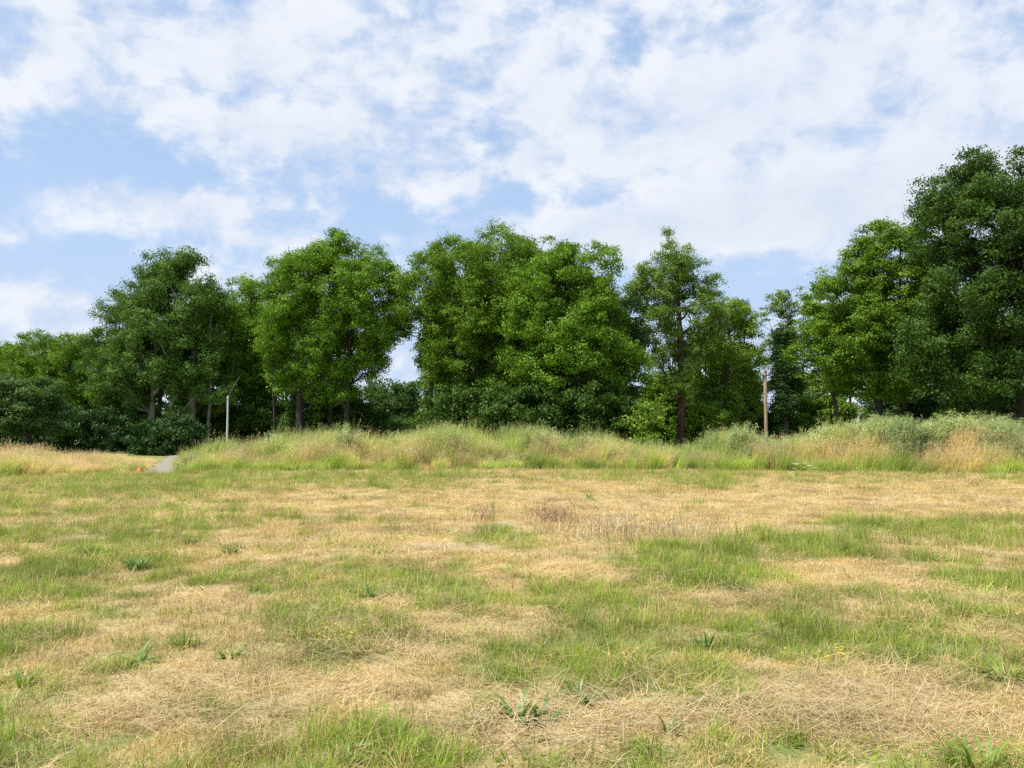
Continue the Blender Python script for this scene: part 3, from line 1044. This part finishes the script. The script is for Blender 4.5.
tree('broadleaf_tree', 'large dome crowned oak in the middle of the tree line, right of the sky gap', 'tree', G_L, 55,
     [(239, 440, 512), (247, 424, 545), (254, 406, 560), (278, 395, 575), (310, 398, 580), (340, 410, 580), (365, 416, 578), (385, 430, 568), (402, 440, 555)],
     [(478, 1.0, .0), (505, .8, .02), (432, .6, -.01), (455, .6, -.02)], 4, M['leaf_oak'], M['bark'], peaks=((437, 252, 1.1), (462, 245, 1.2), (492, 245, 1.2), (520, 250, 1.2), (538, 254, 1.3), (556, 262, 1.2), (412, 268, 1.0), (405, 310, 1.0), (545, 256, 0.9)), base_r=.36, clump=1.05)
tree('broadleaf_tree', 'bright yellow-green tree with small peaks in front of the dome crowned oak', 'tree', G_L, 50.5,
     [(243, 563, 573), (256, 546, 582), (266, 532, 596), (282, 514, 614), (302, 506, 628), (330, 504, 636), (360, 508, 638), (385, 516, 632), (405, 528, 622)],
     [(566, 1.0, .0), (590, .6, .02), (545, .6, -.02)], 5, M['leaf_bright'], M['bark'], peaks=((566, 248, 0.8), (582, 262, 0.8), (541, 260, 1.0), (600, 280, 0.9), (622, 300, 0.9), (524, 275, 1.0)), base_r=.3, clump=.92)
tree('broadleaf_tree', 'dark leaved drooping tree on the right shoulder of the bright middle tree', 'tree', G_L, 53,
     [(292, 604, 636), (312, 596, 643), (340, 588, 644), (370, 586, 643), (400, 588, 640), (420, 592, 634)],
     [(612, .8, .01), (628, .6, .02)], 6, M['leaf_dark'], M['bark'], base_r=.2, clump=.85)
tree('broadleaf_tree', 'tall airy tree with pointed loose crown and a straight red-brown trunk', 'tree', G_L, 56,
     [(232, 669, 681), (244, 660, 692), (256, 652, 704), (272, 632, 714), (288, 625, 722), (308, 628, 727), (335, 640, 718), (362, 650, 708), (388, 662, 698)],
     [(681, 1.0, -.005)], 7, M['leaf_grey'], M['bark_red'], peaks=((640, 280, 0.8), (672, 238, 0.7), (688, 254, 0.8), (712, 276, 0.8), (657, 262, 0.8), (632, 296, 0.7), (718, 300, 0.7)), base_r=.26, clump=.8, n_cl=14, gap=.2, pack=.55, hollow=-.35, trunk_top=.92)
tree('broadleaf_tree', 'yellowish green bushy tree left of the wooden utility pole', 'tree', G_L, 60,
     [(298, 728, 744), (310, 714, 752), (330, 702, 758), (355, 692, 760), (385, 690, 760), (410, 694, 757), (425, 700, 750)],
     [(706, .6, -.02), (725, .8, .0), (744, .6, .03)], 8, M['leaf_yellow'], M['bark'], peaks=((736, 304, 0.8), (712, 318, 0.8), (752, 330, 0.7)), base_r=.18, clump=.85, gap=.15)
tree('feathery_tree', 'very thin feathery tree with sky between its twigs beside the utility pole', 'tree', G_L, 64,
     [(288, 778, 798), (298, 766, 806), (315, 760, 812), (340, 760, 812), (362, 766, 806), (380, 774, 800)],
     [(790, .8, .0), (806, .5, .03)], 9, M['leaf_grey'], M['bark'], base_r=.13, clump=.7, gap=.35, pack=.5, vflat=.6, n_each=6, spray_n=10, flat=.25, size=.14, trunk_top=.95)
tree('ivy_clad_tree', 'dark narrow column of ivy on a trunk beneath the thin feathery tree', 'tree', G_L, 59,
     [(330, 781, 789), (345, 777, 793), (375, 776, 796), (405, 775, 796), (430, 774, 797)],
     [(786, 1.0, .0)], 10, M['leaf_dark'], M['bark'], base_r=.2, clump=.55, depth=1.0, trunk_top=1.0, crown_name='ivy')
tree('feathery_tree', 'small leaning feathery tree with pale twigs right of the ivy column', 'tree', G_L, 63,
     [(280, 818, 834), (294, 806, 848), (315, 800, 858), (345, 802, 862), (375, 806, 862), (395, 815, 852)],
     [(838, .8, -.04), (822, .6, -.02)], 11, M['leaf_grey'], M['bark'], base_r=.15, clump=.8, gap=.25, vflat=.5, pack=.6, n_each=7, spray_n=12, flat=.25, size=.15)
tree('feathery_tree', 'large light green tree with flat layered sprays left of the dark oak', 'tree', G_L, 50,
     [(220, 884, 918), (232, 862, 926), (248, 848, 932), (270, 826, 938), (292, 812, 940), (320, 800, 944), (345, 800, 942), (368, 808, 930), (388, 822, 915)],
     [(882, .9, .0), (908, .9, .01), (844, .6, -.02)], 12, M['leaf_oak'], M['bark'], peaks=((878, 232, 0.9), (906, 228, 1.0), (852, 248, 0.9), (828, 275, 0.9), (812, 300, 0.9), (804, 330, 0.8)), base_r=.26, clump=.95, gap=.05, flat=.45, vflat=.72, up=.6)
tree('broadleaf_tree', 'huge dark green oak at the right edge, tallest of the tree line', 'tree', G_L, 43,
     [(152, 1022, 1110), (164, 972, 1130), (180, 936, 1150), (200, 918, 1162), (225, 918, 1170), (250, 934, 1175), (268, 936, 1175), (290, 920, 1176), (315, 912, 1170), (345, 908, 1165), (370, 904, 1155), (388, 912, 1140)],
     [(1016, 1.0, .01), (1048, .8, .02)], 13, M['leaf_deep'], M['bark'], peaks=((1018, 162, 1.1), (992, 170, 1.1), (965, 178, 0.9), (940, 192, 0.9), (926, 218, 0.8), (915, 330, 1.2), (925, 300, 1.2), (918, 360, 1.2), (945, 370, 1.4), (950, 196, 1.1), (985, 180, 1.4)), base_r=.42, clump=1.05, gap=.06, size=.13, pack=.85, n_cl=26, lobe=1.8, hollow=-.7)
tree('broadleaf_tree', 'wide green tree at the far left, rising behind the low rounded one', 'tree', G_L, 66,
     [(336, 44, 76), (344, 18, 108), (358, 2, 122), (380, -16, 128), (405, -22, 128), (422, -20, 124)],
     [(40, .9, .0), (82, .8, .0), (8, .7, .0)], 14, M['leaf_oak'], M['bark'], base_r=.26, clump=1.0)
tree('broadleaf_tree', 'tree cut by the left edge, its top behind the wide green tree', 'tree', G_L, 70,
     [(344, -60, 8), (356, -95, 32), (380, -110, 40), (410, -110, 42)],
     [(-30, .9, .0)], 15, M['leaf_oak'], M['bark'], base_r=.26, clump=1.05)
tree('broadleaf_tree', 'low rounded lighter green tree at the far left edge, nearest of the left trees', 'tree', G_L, 50,
     [(372, 6, 34), (381, -16, 56), (396, -26, 67), (414, -28, 68), (430, -22, 62)],
     [(22, .9, .0), (-4, .6, .0)], 16, M['leaf_far'], M['bark'], base_r=.16, clump=.8, flat=.35, vflat=.6, up=.8)

# smaller trees far behind, seen through the gaps
far = [
    ('rounded distant tree filling the sky gap, left of its darker neighbour', 384, 378, 36, 112, 'leaf_far'),
    ('dark distant tree under the left edge of the dome crowned oak', 424, 382, 30, 118, 'leaf_cool'),
    ('distant tree glimpsed left of the pale metal pole between thin trunks', 196, 408, 40, 125, 'leaf_far'),
    ('distant tree glimpsed right of the pale metal pole under the bright crowns', 258, 408, 40, 120, 'leaf_cool'),
    ('distant tree behind the many trunks of the broad bright tree', 318, 400, 42, 116, 'leaf_far'),
    ('distant tree hidden behind the trunks of the dome crowned oak', 480, 392, 44, 110, 'leaf_cool'),
    ('distant tree behind the red-brown trunk of the airy tree', 668, 372, 42, 100, 'leaf_far'),
    ('distant tree behind the yellowish bushy tree', 728, 370, 36, 104, 'leaf_cool'),
    ('distant tree right of the ivy column, below the feathery twigs', 808, 378, 34, 98, 'leaf_far'),
    ('distant tree behind the large layered tree', 905, 372, 40, 100, 'leaf_cool'),
    ('distant tree behind the trunk of the huge oak at the right', 985, 380, 48, 104, 'leaf_far'),
    ('distant tree behind the pale forked trunk at the left', 110, 396, 46, 110, 'leaf_cool'),
    ('distant tree behind the bright middle tree', 566, 396, 40, 106, 'leaf_far'),
]
for i, (lab, px, py, w, D, mt) in enumerate(far):
    rows = [(py, px - w * .35, px + w * .3), (py + 6, px - w * .7, px + w * .7), (py + 18, px - w, px + w), (py + 34, px - w * 1.05, px + w), (426, px - w * .95, px + w * .9)]
    tree('distant_tree', lab, 'tree', G_B, D, rows, [(px, 1., 0.)], 40 + i, M[mt], M['bark'], clump=1.6, n_cl=14, spray_n=12, size=.34, base_r=.25, spray_r=.3)

second = [
    ('shaded tree deep in the belt behind the left edge trees', 60, 350, 52, 74, 'leaf_oak'),
    ('shaded tree deep in the belt behind the pale forked trunk', 140, 340, 46, 69, 'leaf_cool'),
    ('shaded tree deep in the belt directly behind the twin peaked tree', 206, 292, 44, 66, 'leaf_oak'),
    ('shaded tree deep in the belt behind the slim bright tree', 246, 300, 42, 67, 'leaf_oak'),
    ('shaded tree deep in the belt behind the broad bright tree', 312, 290, 52, 68, 'leaf_cool'),
    ('shaded tree deep in the belt behind the left half of the dome crowned oak', 470, 270, 56, 66, 'leaf_oak'),
    ('shaded tree deep in the belt behind the right half of the dome crowned oak', 548, 262, 56, 62, 'leaf_cool'),
    ('shaded tree deep in the belt behind the drooping dark tree', 600, 288, 44, 64, 'leaf_oak'),
    ('shaded tree deep in the belt behind the yellowish bushy tree', 718, 335, 40, 70, 'leaf_cool'),
    ('shaded tree deep in the belt behind the large layered tree', 880, 280, 56, 66, 'leaf_oak'),
    ('shaded tree deep in the belt left of the huge oak trunk', 948, 300, 46, 62, 'leaf_cool'),
    ('shaded tree deep in the belt right of the huge oak trunk', 1036, 310, 54, 64, 'leaf_oak'),
]
for i, (lab, px, py, w, D, mt) in enumerate(second):
    rows = [(py, px - w * .3, px + w * .35), (py + 10, px - w * .7, px + w * .65), (py + 28, px - w * .95, px + w), (py + 55, px - w * 1.0, px + w), (392 if px == 880 else 420, px - w * .8, px + w * .85)]
    tree('broadleaf_tree', lab, 'tree', G_L, D, rows, [(px, .9, 0.), (px + w * .45, .6, .02), (px - w * .4, .6, -.02)], 140 + i, M[mt], M['bark'], clump=1.25, n_cl=15, spray_n=11, size=.24, base_r=.24, spray_r=.25, pack=.7)

shr = [
    ('leafy undergrowth shrub at the left edge behind the straw coloured grass', 10, 412, 46, 60, 'leaf_dark'),
    ('dark shrub in deep shade left of the pale forked trunk', 96, 408, 40, 56, 'leaf_dark'),
    ('green shrub at the foot of the pale forked trunk', 136, 419, 40, 60, 'leaf_deep'),
    ('dark shrub behind the end of the gravel path', 168, 420, 36, 52, 'leaf_dark'),
    ('green shrub directly behind the pale metal pole', 232, 408, 44, 62, 'leaf_deep'),
    ('shaded shrub between the metal pole and the broad bright tree', 282, 402, 48, 60, 'leaf_deep'),
    ('leafy shrub around the trunks of the broad bright tree', 328, 396, 48, 59, 'leaf_deep'),
    ('low shrub in the sky gap in front of the distant trees', 396, 420, 42, 72, 'leaf_cool'),
    ('dark shrub under the left half of the dome crowned oak', 466, 388, 42, 51, 'leaf_deep'),
    ('dark shrub under the right half of the dome crowned oak', 530, 386, 46, 49, 'leaf_deep'),
    ('dark shrub beneath the drooping dark tree', 594, 384, 44, 49, 'leaf_deep'),
    ('small bright yellow-green bush beside the drooping dark tree', 648, 405, 18, 47, 'leaf_yellow'),
    ('green shrub left of the red-brown trunk', 660, 385, 28, 62, 'leaf_oak'),
    ('dark shrub right of the red-brown trunk', 706, 404, 30, 57, 'leaf_oak'),
    ('dark shrub just behind the wooden utility pole', 756, 402, 24, 62, 'leaf_dark'),
    ('green shrub right of the ivy column', 820, 396, 34, 61, 'leaf_oak'),
    ('dark shrub below the large layered tree', 900, 392, 26, 57, 'leaf_dark'),
    ('dark shrub left of the huge oak trunk', 940, 392, 38, 52, 'leaf_dark'),
    ('dark shrub under the huge oak at the right edge', 1000, 392, 42, 54, 'leaf_dark'),
]
for i, (lab, px, py, w, D, mt) in enumerate(shr):
    rows = [(py, px - w * .3, px + w * .35), (py + 7, px - w * .75, px + w * .7), (py + 18, px - w, px + w), (440, px - w * 1.05, px + w), (456, px - w * .9, px + w * .9)]
    tree('undergrowth_shrub', lab, 'shrub', G_S, D, rows, [(px - w * .3, 1., -.1), (px + w * .25, 1., .1)], 80 + i, M[mt], M['bark'], clump=.75, pack=1.0, n_cl=14, size=.17,
         base_r=.06, trunk_top=.7)


# ------------------------------------------------------------------ small built objects
def lathe(profile, sides=16, origin=(0, 0, 0)):
    V = []; Q = []
    for r, z in profile:
        for k in range(sides):
            a = k * 2 * math.pi / sides
            V.append((origin[0] + r * math.cos(a), origin[1] + r * math.sin(a), origin[2] + z))
    for i in range(len(profile) - 1):
        for k in range(sides):
            k2 = (k + 1) % sides
            Q.append((i * sides + k, i * sides + k2, (i + 1) * sides + k2, (i + 1) * sides + k))
    return np.array(V), np.array(Q)


def box(x0, x1, y0, y1, z0, z1):
    V = np.array([(x, y, z) for z in (z0, z1) for y in (y0, y1) for x in (x0, x1)], float)
    Q = np.array([(0, 2, 3, 1), (4, 5, 7, 6), (0, 1, 5, 4), (2, 6, 7, 3), (0, 4, 6, 2), (1, 3, 7, 5)])
    return V, Q


def cat_(parts):
    V = []; Q = []; o = 0
    for v, q in parts:
        V.append(v); Q.append(q + o); o += len(v)
    return np.concatenate(V), np.concatenate(Q)


def h1(x, y): return float(height(np.array([x]), np.array([y]))[0])


def poles():
    # pale metal pole with a slanting arm
    D = 41.0
    x, _, z = at(228, 396, D)
    g = h1(x, D)
    r = empty('metal_pole', (x, D, g)); tag(r, 'pale grey metal pole with thin slanting arm standing in the tall grass', 'pole')
    mt = simple_mat('galvanised_metal', (0.36, 0.38, 0.39), (0.46, 0.48, 0.49), 14, 0.55, metallic=.3)
    H = z - g
    mesh_obj('shaft', *lathe([(.062, -.2), (.062, .3), (.054, .32), (.046, H - .02), (.04, H), (0.001, H + .01)], 14), mt, parent=r, smooth=True)
    a = []
    for k in range(9):
        f = k / 8
        a.append((.02 + .55 * f, 0, H - .05 + 1.0 * f ** .8))
    V, Q = tubes([(np.array(a), np.full(9, .017))])
    mesh_obj('arm', V, Q, simple_mat('dull_grey_metal', (.09, .1, .11), (.14, .15, .16), 10, .5, metallic=.3), parent=r, smooth=True)
    mesh_obj('collar', *lathe([(.046, H - .16), (.06, H - .15), (.06, H - .07), (.046, H - .06)], 14), mt, parent=r, smooth=True)
    # wooden utility pole
    D = 44.0
    x, _, z = at(765, 371, D); g = h1(x, D); H = z - g
    r = empty('utility_pole', (x, D, g)); tag(r, 'weathered brown wooden utility pole standing in the tall weeds at the field edge', 'utility pole')
    wood = simple_mat('weathered_pole_wood', (0.2, 0.14, 0.09), (0.35, 0.26, 0.17), 14, 0.85, .4, stretch=(1, 1, .06))
    mesh_obj('post', *lathe([(.1, -.3), (.098, 0), (.092, H * .5), (.085, H - .03), (.07, H), (.001, H + .02)], 16), wood, parent=r, smooth=True)
    met = simple_mat('pole_hardware_metal', (.14, .15, .15), (.2, .21, .21), 10, .5, metallic=.5)
    mesh_obj('bracket', *cat_([box(-.24, .24, -.125, -.088, H - .28, H - .2), box(-.03, .03, -.16, .03, H - .1, H + .12)]), met, parent=r)
    for sx in (-.2, .2):
        zz = H - .2 if sx else H + .12
        yy = -.108 if sx else -.06
        mesh_obj('insulator', *lathe([(.012, 0), (.02, .05), (.06, .06), (.06, .09), (.035, .1), (.06, .12), (.055, .16), (.02, .19), (.001, .195)], 12, (sx, yy, zz)), simple_mat('glazed_insulator', (.34, .36, .38), (.42, .44, .46), 5, .25), parent=r, smooth=True)
    # orange marker cone beside the path
    x, y = ground_pt(139, 473)
    g = h1(x, y)
    r = empty('marker_cone', (x, y, g)); tag(r, 'small bright orange marker at the left foot of the gravel path', 'marker')
    orange = simple_mat('orange_plastic', (.75, .16, .05), (.85, .22, .07), 9, .5)
    mesh_obj('cone_body', *lathe([(.11, .03), (.1, .045), (.065, .18), (.045, .2), (.04, .18), (.06, .14)], 20), orange, parent=r, smooth=True)
    V, Q = box(-.13, .13, -.13, .13, 0, .03)
    mesh_obj('base_plate', V, Q, orange, parent=r)


poles()


def house():
    D = 205.0
    x, _, z = at(861, 405.5, D)
    r = empty('gabled_house', (x, D, 0)); tag(r, 'distant cream house gable showing over the weeds below the layered tree', 'house')
    wall = simple_mat('cream_render', (.62, .58, .48), (.72, .68, .58), 1.5, .9)
    tile = simple_mat('brown_roof_tiles', (.16, .1, .08), (.26, .17, .13), 4, .9, .3, stretch=(1, 1, 4))
    w = 3.6; e = z - 2.9; L_ = 11
    V = []
    for yy in (0, L_):
        V += [(-w, yy, 0), (w, yy, 0), (w, yy, e), (0, yy, z - .12), (-w, yy, e)]
    Q = [(0, 1, 2, 4), (4, 2, 3, 3), (5, 9, 7, 6), (9, 8, 7, 7), (1, 6, 7, 2), (0, 4, 9, 5)]
    mesh_obj('wall', V, Q, wall, parent=r)
    def slab(s):
        a = np.array([(0, -.3, z), (s * (w + .35), -.3, e - .28), (s * (w + .35), L_ + .3, e - .28), (0, L_ + .3, z)])
        b = a - np.array([0, 0, .14])
        V = np.concatenate([a, b]); Q = np.array([(0, 1, 2, 3), (4, 7, 6, 5), (0, 4, 5, 1), (1, 5, 6, 2), (2, 6, 7, 3), (3, 7, 4, 0)])
        return V, Q
    rf = mesh_obj('roof', *cat_([slab(1), slab(-1)]), tile, parent=r)
    mesh_obj('chimney', *box(-.4, .4, 7, 7.8, z - .6, z + .7), wall, parent=rf)
    dark = simple_mat('window_glass_dark', (.03, .035, .04), (.05, .055, .06), 2, .1)
    frame = simple_mat('white_window_frame', (.7, .7, .68), None, 2, .5)
    for cx, cz in ((-1.6, 1.6), (1.6, 1.6), (0, e + .3)):
        f = mesh_obj('window', *box(cx - .6, cx + .6, -.05, .0, cz - .65, cz + .65), frame, parent=r)
        mesh_obj('pane', *box(cx - .5, cx + .5, -.07, -.052, cz - .55, cz + .55), dark, parent=f)


house()


# ------------------------------------------------------------------ plants one can pick out
def umbel_plant(name, px, py, h, nst, label, seed, spread=.25, head=.07):
    rng = np.random.default_rng(seed)
    x, y = ground_pt(px, py); g = h1(x, y)
    r = empty(name, (x, y, g)); tag(r, label, 'flowers', 'plants one can pick out along the tall grass')
    paths = []; fl = []
    for k in range(nst):
        a = rng.random() * 6.28; q = rng.random() * spread
        tip = np.array([q * math.cos(a) * 1.6, -abs(q * math.sin(a)), h * (.75 + .5 * rng.random())])
        b = np.array([tip[0] * .3, tip[1] * .3, -.02])
        mid = (b + tip) / 2 + rng.normal(0, .02, 3)
        paths.append((np.array([b, mid, tip]), np.array([.005, .004, .003])))
        n = 60
        rr = np.sqrt(rng.random(n)) * head; aa = rng.random(n) * 6.28
        c = tip + np.stack([rr * np.cos(aa), rr * np.sin(aa), .015 - rr * rr * 2 + rng.normal(0, .006, n)], 1)
        fl.append(ribbons(c, rng.random(n) * 6.28, 1.1 + rng.random(n) * .5, np.full(n, .018), np.full(n, .016), np.zeros(n), rng.random(n), rng.random(n), seg=1))
    V, Q = tubes(paths)
    n = 40; b, a = disc(rng, n, spread * .7)
    mesh_obj('stem', V, Q, M['stalk_green'], parent=r, attrs={'v': np.full(len(V), .5)})
    V, Q, A = ribbons(b, a, .3 + rng.random(n) * .8, .1 + rng.random(n) * h * .5, .01 + rng.random(n) * .01, rng.normal(.3, .2, n), rng.random(n), rng.random(n), seg=3)
    mesh_obj('foliage', V, Q, M['weed'], parent=r, attrs={'v': A['v']})
    for V, Q, A in fl:
        mesh_obj('flower_head', V, Q, M['white_petal'], parent=r)


umbel_plant('white_flowers', 800, 476, .38, 9, 'cluster of small white flowers low at the front of the tall grass, right half', 201, .38, .075)
umbel_plant('white_flowers', 408, 474, .75, 4, 'single pale flower cluster part way up the bank, left of centre', 202, .2, .06)

WEEDS = [
    (185, 650, .16, .16, 26, .012, 'weed', 'compact bright green grass-like tuft in the dry left foreground'),
    (140, 668, .15, .10, 9, .035, 'weed_dark', 'small broad leaved weed below left of the compact green tuft'),
    (85, 555, .13, .22, 60, .02, 'weed_dark', 'low dark green weed patch in the left middle field, left of two'),
    (140, 568, .13, .24, 60, .02, 'weed_dark', 'low dark green weed patch in the left middle field, right of two'),
    (230, 555, .11, .14, 40, .018, 'weed_dark', 'small dark weed right of the two low dark weed patches'),
    (190, 545, .11, .14, 40, .018, 'weed_dark', 'tiny dark weed between the field left edge patches and the worn middle'),
    (18, 690, .13, .16, 22, .012, 'weed', 'green tuft by the left edge beside the dry patch'),
    (230, 660, .12, .14, 16, .012, 'weed', 'thin green tuft right of the compact bright green tuft'),
    (520, 722, .2, .16, 8, .030, 'weed_dark', 'spreading weed with curling leaves in the hay at the bottom centre'),
    (545, 725, .13, .14, 5, .026, 'weed_dark', 'upright narrow weed right of the curling weed at the bottom centre'),
    (405, 748, .15, .15, 14, .014, 'weed', 'ragged green tuft at the bottom left of centre'),
    (668, 735, .22, .07, 5, .014, 'weed_dark', 'single thin upright weed in the hay right of centre'),
    (980, 768, .2, .22, 16, .024, 'weed', 'large weed with long arching leaves at the bottom right corner'),
    (1002, 680, .2, .17, 30, .014, 'weed', 'dense green tuft at the right edge above the arching leaves'),
    (705, 648, .16, .12, 16, .016, 'weed_dark', 'dark green tuft in the grass right of centre'),
    (580, 700, .13, .16, 18, .016, 'weed_dark', 'blue-green leafy tuft at the lower edge of the central green patch'),
    (368, 600, .2, .12, 18, .02, 'weed', 'fresh green tuft left of centre near the worn patch'),
    (590, 500, .45, .08, 26, .01, 'weed', 'yellow-green upright tuft alone on the dried far field'),
    (790, 735, .05, .09, 7, .04, 'weed', 'flat round leaved weed lying on the hay in the right foreground'),
    (650, 762, .2, .12, 7, .012, 'weed', 'sprouting green shoot at the bottom edge right of centre'),
    (735, 592, .18, .14, 24, .014, 'weed', 'dense bright tuft below the lush diagonal green strip'),
    (350, 765, .2, .1, 12, .012, 'weed', 'upright green shoots at the bottom edge left of centre'),
]
for i, (px, py, h, rad, n, wd, mt, lab) in enumerate(WEEDS):
    rng = np.random.default_rng(300 + i)
    x, y = ground_pt(px, py); g = h1(x, y)
    n = int(n * 1.7); b, a = disc(rng, n, rad * .5)
    az = a + rng.normal(0, .4, n)
    flat = .9 if h < .1 else .25
    b[:, 2] += .01
    V, Q, A = ribbons(b, az, flat + rng.random(n) * .7, (rad * .65 + h * .7) * (.5 + .6 * rng.random(n)), wd * (.8 + .7 * rng.random(n)), .1 + rng.random(n) * .35, rng.random(n), rng.random(n), seg=5)
    # leaf outline: wider in the middle for the broad ones
    o = mesh_obj('field_weed', V, Q, M[mt], attrs={'v': A['v']}, smooth=True)
    o.location = (x, y, g)
    tag(o, lab, 'weed', 'green weeds and tufts one can pick out in the mown field')


def sorrel(px, py, n, w, label, seed, mat='sorrel', h=.3):
    rng = np.random.default_rng(seed)
    x, y = ground_pt(px, py)
    b = np.stack([rng.normal(0, w, n), rng.normal(0, w * .8, n), np.zeros(n)], 1)
    b[:, 2] = height(b[:, 0] + x, b[:, 1] + y) - h1(x, y)
    V, Q, A = ribbons(b, rng.random(n) * 6.28, rng.random(n) * .5, h * (.4 + .6 * rng.random(n)), np.full(n, .011), rng.normal(.1, .15, n), rng.random(n), rng.random(n), seg=2)
    hd = b + np.array([0, 0, h * .55])
    hd = np.repeat(hd, 3, 0) + rng.normal(0, .06, (n * 3, 3))
    m = len(hd)
    p2 = ribbons(hd, rng.random(m) * 6.28, rng.random(m) * 1.3, .04 + rng.random(m) * .05, np.full(m, .012), np.zeros(m), rng.random(m), rng.random(m), seg=1)
    V, Q, A, _ = join([(V, Q, A), p2])
    o = mesh_obj('sorrel_clump', V, Q, M[mat], attrs={'v': A['v']}); o.location = (x, y, h1(x, y))
    tag(o, label, 'weed', 'dry stalk clumps on the worn middle of the field')


sorrel(552, 522, 210, .22, 'reddish brown sorrel clump on the worn middle of the field', 401)
sorrel(483, 520, 50, .12, 'small brown stalk clump left of the reddish sorrel clump', 402)
sorrel(625, 535, 380, .75, 'pale yellow dry stalk clump right of the reddish sorrel clump', 403, 'stalk_dry', .34)


# long loose straws and yellow flowers
def loose():
    rng = np.random.default_rng(55)
    parts = []
    spots = [(720, 715, 240, 22, 420), (900, 690, 120, 30, 160), (380, 660, 120, 40, 120), (210, 720, 110, 30, 150), (380, 600, 60, 14, 60), (560, 735, 140, 20, 160), (500, 640, 400, 80, 160)]
    for (px, py, rx, ry, n) in spots:
        qx = px + rng.normal(0, .5, n) * rx; qy = np.clip(py + rng.normal(0, .5, n) * ry, 480, 800)
        P = np.array([ground_pt(a, b) for a, b in zip(qx, qy)])
        z = height(P[:, 0], P[:, 1]) + .02 + rng.random(n) * .06
        az = rng.normal(0.1, .9, n) + (rng.random(n) < .5) * np.pi
        parts.append(ribbons(np.stack([P[:, 0], P[:, 1], z], 1), az, rng.normal(1.48, .12, n), .15 + rng.random(n) * .38, .0035 + rng.random(n) * .0025, rng.normal(.03, .12, n), rng.random(n), rng.random(n), seg=3))
    V, Q, A, _ = join(parts)
    o = mesh_obj('loose_hay', V, Q, M['stalk_dry'], attrs={'v': A['v']})
    tag(o, 'long loose straws of cut hay lying on the field', 'hay', kind='stuff')
    fl = []
    for (px, py, rx, ry, n) in [(170, 562, 50, 8, 16), (420, 580, 40, 10, 12), (340, 650, 30, 10, 14), (835, 672, 14, 4, 8), (30, 555, 25, 6, 8), (300, 580, 200, 30, 12), (800, 660, 100, 20, 6), (270, 590, 100, 40, 10)]:
        for _ in range(n):
            x, y = ground_pt(px + rng.normal(0, .5) * rx, py + rng.normal(0, .5) * ry)
            z = h1(x, y) + .09 + rng.random() * .05
            k = 7; a = np.arange(k) * 6.28 / k
            fl.append(ribbons(np.tile([x, y, z], (k, 1)), a, np.full(k, 1.2), np.full(k, .011), np.full(k, .01), np.zeros(k), np.zeros(k), np.zeros(k), seg=1) + (0,))
            fl.append(ribbons(np.array([[x, y, z - .12]]), np.array([.3]), np.array([.0]), np.array([.12]), np.array([.003]), np.array([.0]), np.array([.5]), np.array([.5]), seg=2) + (1,))
    V, Q, A, MI = join(fl)
    o = mesh_obj('yellow_flowers', V, Q, [M['yellow_petal'], M['stalk_green']], attrs={'v': A['v']}, midx=MI)
    tag(o, 'scattered tiny yellow flowers among the mown grass', 'flowers', kind='stuff')


loose()
